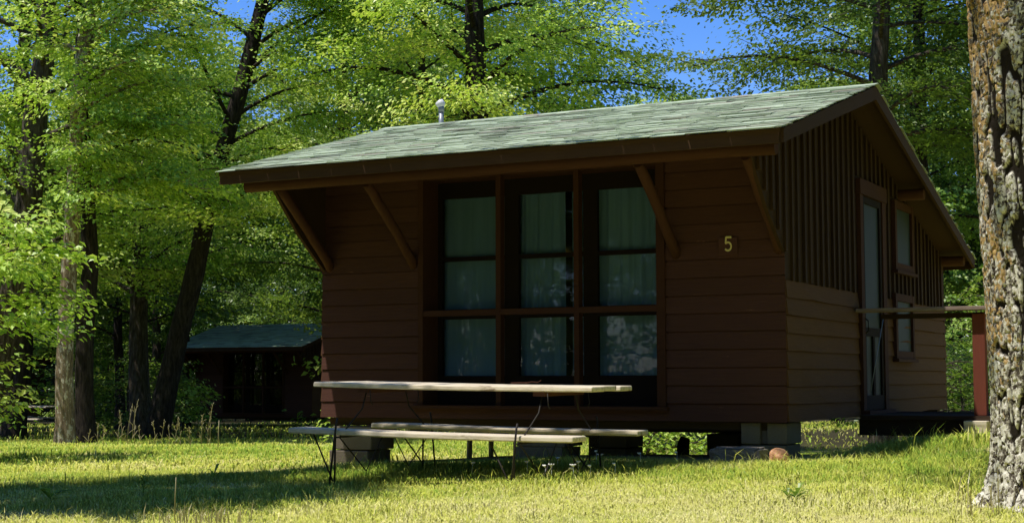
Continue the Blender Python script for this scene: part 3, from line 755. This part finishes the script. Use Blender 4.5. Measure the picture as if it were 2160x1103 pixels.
add_tree('tree', 'dark trunk close beside the grey mossy trunk, leaning slightly right', (-18.7, 10.3), straight(13, .18, (.7, .3)),
         dict(z0=3.2, n=22, L=2.6, tw=12, nl=65, zvis=9.5, size=0.082), 'leaf', 'bark_dark', FE, 106)
add_tree('tree', 'stout grey-brown trunk flaring at its foot, right of the pale trunk in deep shade', (-19.4, 14.7), straight(7.6, .25, (-.5, .2)),
         dict(z0=2.8, n=30, L=3.1, tw=12, nl=62, zvis=10, size=0.086), 'leaf', 'bark', FE, 107)
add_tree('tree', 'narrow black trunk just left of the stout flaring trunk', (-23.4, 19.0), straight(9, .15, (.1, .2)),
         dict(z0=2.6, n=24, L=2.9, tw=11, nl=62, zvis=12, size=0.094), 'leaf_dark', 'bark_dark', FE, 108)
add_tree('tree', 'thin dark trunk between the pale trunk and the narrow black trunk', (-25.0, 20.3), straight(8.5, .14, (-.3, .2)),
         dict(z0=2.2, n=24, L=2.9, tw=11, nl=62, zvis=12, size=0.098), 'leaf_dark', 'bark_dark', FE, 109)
# behind and beside the cabin
BC = 'tall trees behind the cabin'
add_tree('tree', 'big dark trunk rising behind the roof ridge right of the vent pipe', (-9.05, 11.85), straight(15, .26, (-.5, .0)),
         dict(z0=4.6, n=46, L=3.3, tw=15, nl=78, zvis=9.5, size=0.074, top=.6, droop=.34), 'leaf', 'bark_dark', BC, 121)
add_tree('tree', 'slender tree with a thin dark trunk just left of the vent pipe', (-13.3, 16.4), straight(14, .12, (.3, .1)),
         dict(z0=3.2, n=34, L=2.9, tw=13, nl=74, zvis=11, size=0.078), 'leaf', 'bark_dark', BC, 122)
add_tree('tree', 'leafy bright green tree above the left end of the roof', spot(705, 34.5), straight(13, .16, (.2, .1)),
         dict(z0=3.4, n=34, L=3.0, tw=13, nl=71, zvis=11, size=0.082), 'leaf_far', 'bark', BC, 123)
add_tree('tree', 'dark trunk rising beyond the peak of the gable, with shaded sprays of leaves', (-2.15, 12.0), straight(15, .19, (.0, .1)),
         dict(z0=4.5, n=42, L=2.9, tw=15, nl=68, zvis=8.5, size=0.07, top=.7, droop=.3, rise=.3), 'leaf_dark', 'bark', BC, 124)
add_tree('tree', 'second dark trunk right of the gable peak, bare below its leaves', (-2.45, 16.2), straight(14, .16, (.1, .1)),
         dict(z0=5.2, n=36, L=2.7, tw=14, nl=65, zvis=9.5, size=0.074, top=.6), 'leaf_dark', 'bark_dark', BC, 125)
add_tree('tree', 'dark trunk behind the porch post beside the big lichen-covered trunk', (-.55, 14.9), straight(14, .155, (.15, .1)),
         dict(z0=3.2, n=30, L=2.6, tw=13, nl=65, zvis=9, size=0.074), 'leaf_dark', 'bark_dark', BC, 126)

# deeper forest: a few kinds grown once, then copied
FG = 'trees of the forest behind'
def protoset():
    out = []
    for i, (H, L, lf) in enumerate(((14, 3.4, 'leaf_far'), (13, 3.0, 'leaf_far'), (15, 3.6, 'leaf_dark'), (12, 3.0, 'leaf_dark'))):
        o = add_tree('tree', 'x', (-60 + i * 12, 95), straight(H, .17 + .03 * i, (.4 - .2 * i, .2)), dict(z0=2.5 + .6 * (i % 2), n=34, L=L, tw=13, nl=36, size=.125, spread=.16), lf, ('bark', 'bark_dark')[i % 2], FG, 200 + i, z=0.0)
        out.append(o)
    return out
protos = protoset()
used = [False] * 4
def place_tree(px, d, k, label, rz, s, xy=None, group=FG):
    x, y = xy or spot(px, d)
    if used[k]: o = copy_tree(protos[k])
    else: o = protos[k]; used[k] = True
    o.location = (x, y, float(gz(x, y)) - .05); o.rotation_euler = (0, 0, rz); o.scale = (s, s, s); o['label'] = label; o['group'] = group
    return o
FL = 'forest tree among many crowded together in the shade behind the forest edge'
r_ = np.random.default_rng(77)
for (px, d) in ((-230, 36), (-120, 44), (20, 78), (120, 80), (645, 70), (230, 56), (190, 60), (-60, 82), (600, 76),
                (720, 44), (790, 56), (870, 48), (950, 60), (1010, 46), (1100, 58), (1170, 50), (700, 66), (1250, 66), (150, 84), (800, 80), (980, 82),
                (1760, 60), (1850, 50), (1930, 44), (1990, 58), (2060, 46), (2130, 56), (2220, 44), (2330, 52), (2010, 74), (1880, 78), (2160, 70), (1700, 84)):
    place_tree(px, d, int(r_.integers(0, 4)), FL, float(r_.random() * 6.28), float(.85 + .3 * r_.random()))
place_tree(1412, 70, 0, 'pale sunlit tree top showing above the roof in the gap of blue sky', 1.0, 1.12, group=BC)
# the clearing is ringed by forest on the near side too (mirrored in the panes)
for (x, y) in ((-16, -22), (-11, -27), (-6, -31), (0, -33), (6, -34), (12, -31), (17, -26), (21, -20), (23, -12), (22, -3), (20, 6), (-20, -15), (-23, -8), (-3, -40), (9, -41), (-14, -36), (18, -36), (-21, -1), (14, 15), (18, 22),
               (-16, -14), (-12, -17), (-8, -19), (-3.5, -18), (0.5, -20), (4, -17.5), (8, -19), (12, -16), (14, -11), (16, -6), (-18, -10), (15, 2), (9, -24), (-6, -24), (8.5, -3), (9, 2.5), (8, 8), (7.5, 12.5)):
    place_tree(0, 0, int(r_.integers(0, 4)), 'tree of the forest around the clearing', float(r_.random() * 6.28), float(.9 + .3 * r_.random()), (x, y), 'forest trees around the clearing')

# understory: saplings and bushes
SG = 'bushes and saplings under the trees'
def bush(name, label, xy, H, L, n, seed, leaf='leaf', size=.075, nl=30, z0=.15, group=SG, cat='bush'):
    return add_tree(name, label, xy, straight(H, .02 + H * .006, (.1, .05), .006), dict(z0=z0, z1=H, n=n, L=L, tw=7, nl=nl, size=size, rise=.5, droop=.35, top=.5), leaf, 'bark', group, seed, cat, 6)
b0 = bush('bush', 'x', spot(400, 40), 2.6, 1.3, 20, 301, 'leaf_far', .10, 26)
b1 = bush('bush', 'x', spot(700, 40), 1.6, 1.1, 16, 302, 'leaf_dark', .09, 26)
b2 = bush('bush', 'x', spot(300, 40), 3.6, 1.5, 24, 303, 'leaf_far', .11, 26)
bs = [b0, b1, b2]; bu = [False] * 3
BL = 'leafy bush among many in the shade under the forest trees'
for (px, d) in ((350, 44), (330, 52), (375, 58), (300, 38), (230, 46), (150, 44), (10, 72), (-60, 74), (560, 78), (500, 76), (620, 74), (470, 72), (330, 58), (170, 56), (80, 74), (270, 66), (440, 78), (660, 72), (590, 70), (530, 71),
                (-100, 34), (200, 62), (350, 68), (1990, 34), (2015, 38), (2030, 32), (1975, 42), (2060, 36), (2100, 34), (2000, 48), (1950, 52), (2150, 40), (830, 34), (900, 40)):
    k = int(r_.integers(0, 3)); o = copy_tree(bs[k]) if bu[k] else bs[k]; bu[k] = True
    x, y = spot(px, d); o.location = (x, y, float(gz(x, y)) - .03); o.rotation_euler = (0, 0, float(r_.random() * 6.28)); s = float(.8 + .5 * r_.random()); o.scale = (s, s, s); o['label'] = BL
bush('bush', 'low bush with sunlit leaves just left of the small dark cabin in the trees', spot(388, 42), 1.15, 0.6, 14, 311, 'leaf', .09, 30)
add_tree('sapling', 'young tree with bright drooping leaf sprays at the left picture edge', spot(-75, 17.5), straight(2.9, .035, (.2, .1), .01),
         dict(z0=1.35, z1=2.7, n=14, L=1.2, tw=9, nl=46, size=.085, rise=.35, droop=.45, low=.9, top=.6), 'leaf', 'bark', None, 312, 'sapling', 8)
bush('bush', 'low leafy sprig reaching in at the left edge before the dark trunks', spot(-25, 18), 1.25, .55, 9, 313, 'leaf', .075, 22, .45)
bush('weed', 'green weeds growing in the sun behind the cabin, seen past the left pier', (-4.6, 8.2), .75, .6, 16, 314, 'leaf', .07, 26, .05, None, 'weed')
bush('weed', 'green weeds behind the white pipe under the cabin floor', (-3.9, 9.4), .7, .6, 16, 315, 'leaf', .07, 26, .05, None, 'weed')
bush('weed', 'leafy weeds seen through the gap left of the middle pier', (-3.2, 8.6), .5, .5, 12, 316, 'leaf', .06, 24, .05, None, 'weed')
bush('sapling', 'leafy sapling behind the cabin, seen dark through the gap under the gable wall', (-.65, 7.0), 1.0, .75, 14, 317, 'leaf_dark', .07, 12, .28, None, 'sapling')
bush('sapling', 'tiny sunlit sapling rising beside the left corner of the cabin', (-5.0, 1.3), .62, .14, 12, 318, 'leaf', .055, 10, .28, None, 'sapling')

# off to the left a tree whose crown shades the lawn
add_tree('tree', 'lawn tree left of the picture whose shadow crosses the grass', (-6.6, -6.9), straight(9.5, .12, (.9, .6)),
         dict(z0=5.6, z1=9.2, n=24, L=1.75, tw=13, nl=66, size=.12, rise=.2, droop=.2, low=.9, top=.7), 'leaf', 'bark', 'trees just outside the picture', 330)

def added_shade_tree():  # unseen tree, added so its limb casts the shade strip before the cabin
    P = np.array([(-8.2, -4.9, 0), (-8.0, -4.8, 3), (-7.5, -4.4, 6), (-6.3, -4.0, 7.9), (-4.9, -3.8, 8.7), (-3.5, -3.72, 9.0), (-2.6, -3.7, 9.0)]); g = float(gz(-8.2, -4.9)); P[:, 2] += g
    R = empty('tree', P[0], label='unseen leaning tree added left of the picture, its long limb placed to shade the strip before the cabin', cat='tree', group='trees just outside the picture')
    t = np.linspace(0, 1, 40) * 6; Q = np.stack([np.interp(t, range(7), P[:, k]) for k in range(3)], -1); Q[1:-1] = (Q[:-2] + 2 * Q[1:-1] + Q[2:]) / 4
    m = MB(); m.tube(Q, np.linspace(.17, .02, 40), 10, False, .1); m.build('trunk', M['bark'], R)
    r = np.random.default_rng(66); n = 6500; u = r.uniform(.46, 1.0, n) * 39
    p = np.stack([np.interp(u, range(40), Q[:, k]) for k in range(3)], -1) + r.normal(size=(n, 3)) * V(.25, .26, .28)
    v, lo, sz = leaf_arrays(p, nrm(V(0, 0, 1) + r.normal(size=(n, 3)) * .4), r.normal(size=(n, 3)), .12 * (.7 + .6 * r.random(n)))
    fast_mesh('crown', v, lo, sz, M['leaf'], R, tint=r.random(len(sz)))
added_shade_tree()

# far woodland, one mass
def far_wood():
    r = np.random.default_rng(9); n = 90000
    px = r.uniform(-500, 2700, n); d = r.uniform(84, 125, n)
    x = 3.714 + fwd[0] * d + rgt[0] * (px - 1080) / 3234.765 * d; y = -11.974 + fwd[1] * d + rgt[1] * (px - 1080) / 3234.765 * d
    top = 8 + 5 * vnoise(px / 130 + 50, d / 9, 31) - 3 * np.exp(-((px - 1500) / 180) ** 2) - 3 * np.exp(-((px - 430) / 90) ** 2)
    z = gz(x, y) + top * r.random(n) ** .85
    P = np.stack([x, y, z], -1); c = np.stack([vnoise(px / 40 + 9, z * .8, 33), vnoise(px / 40 + 77, z * .8 + 5, 34)], -1)
    P[:, 2] += (c[:, 0] - .5) * 1.2
    N = nrm(V(-.1, -.3, 1) + r.normal(size=(n, 3)) * .5); A = r.normal(size=(n, 3))
    v, lo, sz = leaf_arrays(P, N, A, .42 * (.6 + .8 * r.random(n)))
    tag(fast_mesh('far_woodland', v, lo, sz, M['leaf_far'], tint=np.repeat(np.clip(c[:, 1] * .7 + .3 * r.random(n), 0, 1), 2)), 'distant green woodland closing the view behind all the trees', 'woodland', kind='stuff')
far_wood()
def ring_wood():
    r = np.random.default_rng(19); n = 60000
    az = r.uniform(rad(150), rad(425), n); d = r.uniform(46, 66, n)          # everywhere but the side the picture looks at
    x = d * np.cos(az) + 1; y = d * np.sin(az) - 6
    z = gz(x, y) + (9 + 6 * vnoise(az * 9 + 50, d / 9, 35)) * r.random(n) ** .9
    N = nrm(V(-.1, -.3, 1) + r.normal(size=(n, 3)) * .7); A = r.normal(size=(n, 3))
    v, lo, sz = leaf_arrays(np.stack([x, y, z], -1), N, A, .75 * (.6 + .8 * r.random(n)))
    tag(fast_mesh('woodland', v, lo, sz, M['leaf_dark'], tint=np.repeat(r.random(n), 2)), 'woodland closing in the clearing on the near side, mirrored in the window panes', 'woodland', kind='stuff')
ring_wood()

# ------------------------------------------------------------------ the big trunk on the right
def big_tree():
    bx, by = 2.62, -3.95; bz = float(gz(bx, by))
    R = empty('tree', (bx, by, bz), label='big trunk covered in orange and pale lichen at the right picture edge', cat='tree')
    na = 420; zs_ = np.concatenate([np.arange(-.25, 3.1, .0046), np.linspace(3.15, 9.5, 70)]); nz = len(zs_)
    th = np.linspace(0, 2 * math.pi, na, endpoint=False); T, Zz = np.meshgrid(th, zs_, indexing='xy')
    T_ = T.T; Z_ = Zz.T                                               # (na, nz)
    rad0 = np.interp(Z_, [-.25, .0, .15, .4, .9, 2.6, 9.5], [.335, .32, .308, .30, .290, .275, .16])
    flare = np.exp(-np.clip(Z_, 0, None) / .11)
    rootd = np.zeros_like(T_)
    for (a, s, wd) in ((-2.75, .15, .24), (-1.9, .12, .3), (-.6, .2, .3), (1.0, .3, .3), (2.2, .25, .3)):
        dd = (T_ - a + math.pi) % (2 * math.pi) - math.pi; rootd += s * np.exp(-(dd / wd) ** 2)
    U = T_ / (2 * math.pi)
    def pn(fu, fz, seed): return vnoise(U * fu, Z_ * fz + 20, seed, fu)
    wv = (pn(16, 2.2, 61) - .5) * 1.0
    def ridged(fu, fz, seed):
        a = vnoise(U * fu + wv * .9 * 1, Z_ * fz + 20 + wv * .4, seed, fu); return 1 - np.abs(2 * a - 1)
    def pn2(fu, fz, seed): return vnoise((U * fu + wv * .8), Z_ * fz + 20, seed, fu)
    fiss = 1 - np.abs(2 * pn2(60, 4.6, 62) - 1); f2_ = 1 - np.abs(2 * pn2(120, 22, 63) - 1)
    groove = np.clip((fiss - .72) / .16, 0, 1); g2 = np.clip((f2_ - .80) / .12, 0, 1)
    flake = np.where(pn(90, 24, 64) > .5, .75, .2) * .6 + pn(200, 70, 65) * .4
    hgt = 1 - np.clip(groove * .9 + g2 * .5, 0, 1); hgt = hgt * (.72 + .28 * flake)
    rr = rad0 + flare * rootd * .9 + (hgt - .5) * .024 + .012 * (pn(9, 1.1, 66) - .5) * 2
    cx_ = -.045 * np.clip(Z_, 0, 9); cy_ = -.01 * Z_
    Pz = Z_ - flare * rootd * .12
    verts = np.stack([bx + cx_ + rr * np.cos(T_), by + cy_ + rr * np.sin(T_), bz + Pz], -1)
    idx = np.arange(na * nz).reshape(na, nz); nx_ = np.roll(idx, -1, 0)
    q = np.stack([idx[:, :-1], nx_[:, :-1], nx_[:, 1:], idx[:, 1:]], -1).reshape(-1, 4)
    side = (np.cos(T_ - 3.62) * .62 - .34) * np.clip((Z_ - .3) / .5, .3, 1) - .25 * np.clip((.5 - Z_) / .4, 0, 1) + .26 * np.exp(-((Z_ - 2.7) / .6) ** 2)     # orange lichen favours one side
    fast_mesh('trunk', verts.reshape(-1, 3), q.ravel(), np.full(len(q), 4), M['big_bark'], R, smooth=True, extra={'height': hgt.ravel(), 'side': side.ravel()})
    m = MB(); rr_ = np.random.default_rng(4)
    ang = -1.75
    for i in range(9):
        a = ang + rr_.normal() * .08; z = .27 + rr_.normal() * .035
        p = V(bx + .305 * math.cos(a), by + .305 * math.sin(a), bz + z); o = V(math.cos(a), math.sin(a), .2)
        for k in range(5):
            d = o * .018 + rr_.normal(size=3) * .015
            m.tube([p, p + d * .6, p + d * 1.2], [.008, .013, .006], 7, True, .4)
    m.build('fungus', M['fungus'], R)
    # limbs and crown high above the picture
    r = np.random.default_rng(44); LP, LN, LA, LS = [], [], [], []; tm = MB()
    for i in range(26):
        h = 6.2 + 5 * i / 26; az = i * 2.4; L = 2.8 * (.7 + .5 * r.random()); d = V(math.cos(az), math.sin(az), 0)
        st = V(bx - .045 * min(h, 9), by - .01 * h, bz + h * .8 + 1.2)
        t = np.linspace(0, 1, 6)[:, None]; lp = st + d * L * t + V(0, 0, 1) * L * (.5 * t - .2 * t * t)
        tm.tube(lp, np.linspace(.06, .01, 6), 5, False)
        n = 380; u = r.random(n) * .85 + .15
        q_ = np.stack([np.interp(u, t[:, 0], lp[:, k]) for k in range(3)], -1) + r.normal(size=(n, 3)) * V(.4, .4, .15)
        LP.append(q_); LN.append(V(0, 0, 1) + r.normal(size=(n, 3)) * .4); LA.append(r.normal(size=(n, 3))); LS.append(.12 * (.7 + .6 * r.random(n)))
    tm.build('limb', M['bark'], R)
    LP = np.concatenate(LP); v, lo, sz = leaf_arrays(LP, nrm(np.concatenate(LN)), np.concatenate(LA), np.concatenate(LS))
    fast_mesh('crown', v, lo, sz, M['leaf'], R, tint=r.random(len(sz)))
big_tree()

# ------------------------------------------------------------------ cabins further along the row
def cabin_copy(xy, rz, label):
    c = copy_tree(cabin); x, y = xy
    c.location = (x, y, float(gz(x, y)) - .02); c.rotation_euler = (0, 0, rz); c['label'] = label
    for ch in list(c.children):
        if ch.name.startswith('number_plate'):
            for g in list(ch.children): bpy.data.objects.remove(g)
            bpy.data.objects.remove(ch)
        elif ch.name.startswith('vent_pipe'):
            for g in list(ch.children): bpy.data.objects.remove(g)
            bpy.data.objects.remove(ch)
    return c
add_tree('tree', 'tall tree over the small dark cabin, its trunk behind the leaning trunk', spot(392, 50), straight(11, .15, (.0, .0)), dict(z0=4.6, n=40, L=4.0, tw=14, nl=60, size=.15, spread=.2, low=.9, top=.7), 'leaf_far', 'bark_dark', FG, 340)
for (px, d, k, rz) in ((330, 54, 2, 1.0), (300, 58, 0, 2.0)):
    place_tree(px, d, k, 'forest tree shading the small dark cabin, left of it', rz, .75)
for (px, d, k, rz) in ((385, 76, 0, 1.0), (455, 80, 1, 2.0), (530, 78, 3, 2.5), (590, 82, 2, 4.0)):
    place_tree(px, d, k, FL, rz, .75)
hx, hy = spot(643, 52)
cabin_copy((hx, hy), rad(2), 'small dark cabin in deep shade under the trees, seen left of the sunlit cabin corner')
hx, hy = spot(30, 62)
cabin_copy((hx, hy), rad(2), 'black cabin almost hidden among trunks at the far left')
tb = copy_tree(table); hx, hy = spot(55, 43)
tb.location = (hx, hy, float(gz(hx, hy))); tb['label'] = 'grey picnic table far off in the shade behind the left-hand trunks'

# ------------------------------------------------------------------ grass
def grass_patch(name, n, dlo, dhi, hmean, wid, seed, pxr=(-250, 2450), far=False, lab=None):
    r = np.random.default_rng(seed)
    d = np.sqrt(r.uniform(dlo ** 2, dhi ** 2, n)); px = r.uniform(*pxr, n)
    lat = (px - 1080) / 3234.765 * d
    x = 3.714 + fwd[0] * d + rgt[0] * lat; y = -11.974 + fwd[1] * d + rgt[1] * lat
    clump = vnoise(x * 1.3 + 60, y * 1.3 + 60, 41); fine = vnoise(x * 5 + 80, y * 5 + 80, 42); big = vnoise(x * .45 + 33, y * .45 + 12, 43)
    dt = dirt(x, y)
    under = (x > -4.5) & (x < .05) & (y > .1) & (y < 6.1)
    keep = (r.random(n) > dt * 1.15) & (r.random(n) > under * .93) & (np.hypot(x - 2.62, y + 3.95) > .4)
    if far: keep &= r.random(n) < np.clip(1.15 - .75 * ((d > 27) & (x < -4)), 0, 1)
    x, y, d, clump, fine, big, dt = (a[keep] for a in (x, y, d, clump, fine, big, dt)); n = len(x)
    z = gz(x, y)
    lush = np.exp(-((x - 1.3) ** 2 / 1.2 + (y - .2) ** 2 / 2.2)) + .8 * np.exp(-((x + 2.2) ** 2 / 3 + (y + 1.4) ** 2 / .6))
    h = hmean * (.45 + .8 * r.random(n)) * (.6 + .8 * clump) * (1 + .9 * np.clip(lush, 0, 1)); h *= np.where(r.random(n) < .02, 2.0, 1); h *= 1 - .55 * ((x > -4.6) & (x < .4) & (y > -.7))
    az = r.random(n) * 6.283; ln = .25 + .55 * r.random(n)
    dirv = np.stack([np.cos(az), np.sin(az), np.zeros(n)], -1); sd = np.stack([-np.sin(az + r.normal(size=n) * .8), np.cos(az + r.normal(size=n) * .8), np.zeros(n)], -1)
    w = (wid * (.6 + .8 * r.random(n)))[:, None]
    b = np.stack([x, y, z - .01], -1); H = h[:, None]; Ln = ln[:, None]
    m_ = b + dirv * H * Ln * .35 + V(0, 0, 1) * H * .62; tp = b + dirv * H * Ln * 1.05 + V(0, 0, 1) * H * (1.02 - .28 * Ln)
    v = np.stack([b - sd * w * .5, b + sd * w * .5, m_ + sd * w * .42, m_ - sd * w * .42, tp], 1).reshape(-1, 3)
    o = (np.arange(n) * 5)[:, None]
    lo = (o + np.array([[0, 1, 2, 3, 3, 2, 4]])).ravel(); sz = np.tile([4, 3], n)
    dry = .26 + .62 * np.clip((big - .33) * 1.5, 0, 1) * .8 + .5 * (fine - .42) + .2 * r.normal(size=n) - .42 * np.clip(lush, 0, 1) + .5 * np.exp(-((x + 4.4) ** 2 / .6 + (y + .8) ** 2 / .5)) + .3 * np.exp(-((x - 1.6) ** 2 / 1.4 + (y + 4.6) ** 2 / .5))
    dry -= .14 * np.clip((d - 13) / 4, 0, 1)
    tag(fast_mesh(name, v, lo, sz, M['grass'], tint=np.repeat(np.clip(dry, 0, 1), 2)), lab, 'grass', kind='stuff')
grass_patch('grass', 200000, 6.6, 14.5, .052, .0045, 51, lab='sunlit yellow-green lawn grass in front of the cabin')
grass_patch('grass', 130000, 14.5, 27, .075, .010, 52, far=True, lab='short lawn grass beside and behind the cabin')
grass_patch('grass', 60000, 27, 62, .10, .03, 53, far=True, lab='thin grass and ground cover under the distant trees')

# tall seed-head stalks at the edge of the lawn, one object each
def stalk(x, y, h, lab, group, head=True, mat='straw', lean=.12, fat=1.0):
    m = MB(); g = float(gz(x, y)); a = random.random() * 6.28; dx, dy = math.cos(a) * lean * h, math.sin(a) * lean * h
    p = [V(x, y, g - .02), V(x + dx * .2, y + dy * .2, g + h * .5), V(x + dx, y + dy, g + h)]
    m.tube(p, [.0045 * fat, .0035 * fat, .0025 * fat], 4, True)
    if head:
        for k in range(9):
            u = .72 + .3 * k / 9; q = p[1] + (p[2] - p[1]) * (u * 2 - 1); e = V(random.gauss(0, .016), random.gauss(0, .016), .03)
            m.tube([q, q + e], [.006 * fat, .002], 4, True)
    for k in range(3 if head else 0):
        q = p[0] + (p[1] - p[0]) * random.uniform(.2, 1.0); e = V(random.gauss(0, .05), random.gauss(0, .05), .10)
        m.tube([q, q + e * .6, q + e + V(0, 0, -.02)], [.004 * fat, .004 * fat, .001], 3, False)
    return m.build('grass_stalk', M[mat], label=lab, cat='grass stalk', group=group)
random.seed(8)
for (px, d, h) in ((252, 22.5, .42), (262, 22.2, .52), (272, 22.4, .62), (282, 22.3, .68), (287, 22.6, .58), (210, 22, .34), (222, 22.4, .3), (332, 21.5, .36), (345, 21.3, .38), (362, 21.6, .3), (372, 21.4, .34), (385, 21.2, .42), (428, 21, .46), (440, 21.3, .62), (446, 21.1, .5), (300, 22, .3), (405, 21.4, .28), (190, 22.2, .24)):
    x, y = spot(px, d); stalk(x, y, h, 'tall pale seed-head stalk at the shaded far edge of the lawn', 'seed-head stalks at the lawn edge', fat=1.2)
x, y = spot(463, 20.4); stalk(x, y, .40, 'single straight pale stalk at the lawn edge, right of the seed-head stalks', None, False, lean=.02, fat=2.0)
x, y = spot(374, 8.35); stalk(x, y, .23, 'single upright straw stalk in the foreground grass', None, False, lean=.02, fat=1.1)
def tuft(x, y, n, h, lab, mat, name='grass_tuft', cat='grass tuft', wid=.006, spread=.12, lay=.7):
    r = np.random.default_rng(int(abs(x * 100 + y * 10)) + 5); m = MB()
    for k in range(n):
        bx, by = x + r.normal() * spread, y + r.normal() * spread; g = float(gz(bx, by)); a = r.random() * 6.28; hh = h * (.6 + .7 * r.random()); l = lay * r.random() * hh
        dv = V(math.cos(a), math.sin(a), 0); s = V(-dv[1], dv[0], 0) * wid * .5
        b = V(bx, by, g - .01); q1 = b + dv * l * .4 + V(0, 0, hh * .65); q2 = b + dv * l + V(0, 0, hh * (1 - .25 * l / hh))
        m.add([b - s, b + s, q1 + s, q1 - s, q2], [(0, 1, 2, 3), (3, 2, 4)], r.random())
    return m.build(name, M[mat], label=lab, cat=cat, kind='stuff')
x, y = spot(410, 8.0); tuft(x, y, 60, .12, 'pale straw-coloured grass tuft at the bottom edge left of centre', 'straw')
x, y = spot(470, 7.95); tuft(x, y, 50, .11, 'second straw tuft at the bottom edge, right of the upright stalk', 'straw')
x, y = spot(2045, 8.1); tuft(x, y, 24, .12, 'grass blades growing against the foot of the lichen trunk', 'grass', wid=.008)
x, y = spot(2110, 7.2); tuft(x, y, 26, .2, 'arching dry grass blades in front of the lichen trunk', 'straw', wid=.005, lay=1.2)
x, y = spot(2050, 12.2); tuft(x, y, 60, .15, 'long green grass bending under the end of the porch beam', 'grass', wid=.009)
def weed(x, y, n, L, lab, mat='weed', stem=.06, up=.5):
    """rosette or small upright weed with broad pointed leaves"""
    r = np.random.default_rng(int(abs(x * 77 + y * 31)) + 3); m = MB(); g = float(gz(x, y))
    m.tube([V(x, y, g - .02), V(x, y, g + stem)], [.004, .003], 5)
    for k in range(n):
        a = k * 2.4 + r.normal() * .2; dv = V(math.cos(a), math.sin(a), 0); l = L * (.7 + .5 * r.random()); e = up * (.5 + r.random()); s = V(-dv[1], dv[0], 0) * l * .16
        b = V(x, y, g + stem * (.3 + .7 * k / n)); c1 = b + dv * l * .45 + V(0, 0, l * e * .7); c2 = b + dv * l + V(0, 0, l * e * .75)
        m.add([b, c1 + s, c2, c1 - s, c1 - V(0, 0, l * .03)], [(0, 4, 1), (4, 2, 1), (0, 3, 4), (4, 3, 2)], r.random())
    return m.build('weed', M[mat], label=lab, cat='weed')
x, y = spot(115, 9.9); weed(x, y, 12, .14, 'broad-leaved dark weed in the shadow band at the left', up=.55, stem=.05)
x, y = spot(308, 10.3); weed(x, y, 14, .05, 'narrow upright weed at the upper edge of the shadow band', stem=.15, up=.9)
x, y = spot(455, 11.9); weed(x, y, 8, .09, 'small leafy weed where the shadow band bends towards the table', stem=.06, up=.9)
x, y = spot(623, 11.6); weed(x, y, 8, .07, 'small dark weed in the dry grass left of the table leg', stem=.07, up=.7)
x, y = spot(1675, 8.25); weed(x, y, 14, .09, 'spreading green weed at the bottom of the lawn below the orange stone', stem=.05, up=.6)
x, y = spot(1655, 8.4); weed(x, y, 10, .07, 'smaller green weed just left of the spreading one below the orange stone', stem=.04, up=.6)
random.seed(3)
for i, (px, py) in enumerate(((1148, 998), (1161, 1000), (1207, 1000), (1217, 997), (1206, 1005), (1242, 1006), (1294, 1001), (1110, 988), (1174, 976), (1255, 974), (1262, 982), (1347, 976), (1424, 978), (995, 985))):
    d = 3234.765 * .70 / (py - 799 + 14); x, y = spot(px, d); g = float(gz(x, y)); m = MB()
    hh = .08 + random.random() * .03
    m.tube([V(x, y, g - .01), V(x + .005, y, g + hh)], .0015, 4)
    for k in range(7): m.tube([V(x, y, g + hh), V(x + random.gauss(0, .011), y + random.gauss(0, .011), g + hh + .012)], [.006, .004], 5)
    m.build('clover_flower', M['petal'], label='small white clover flower in the shaded grass by the table', cat='flower', group='white clover flowers around the picnic table')
print('leaves', NLEAF[0])
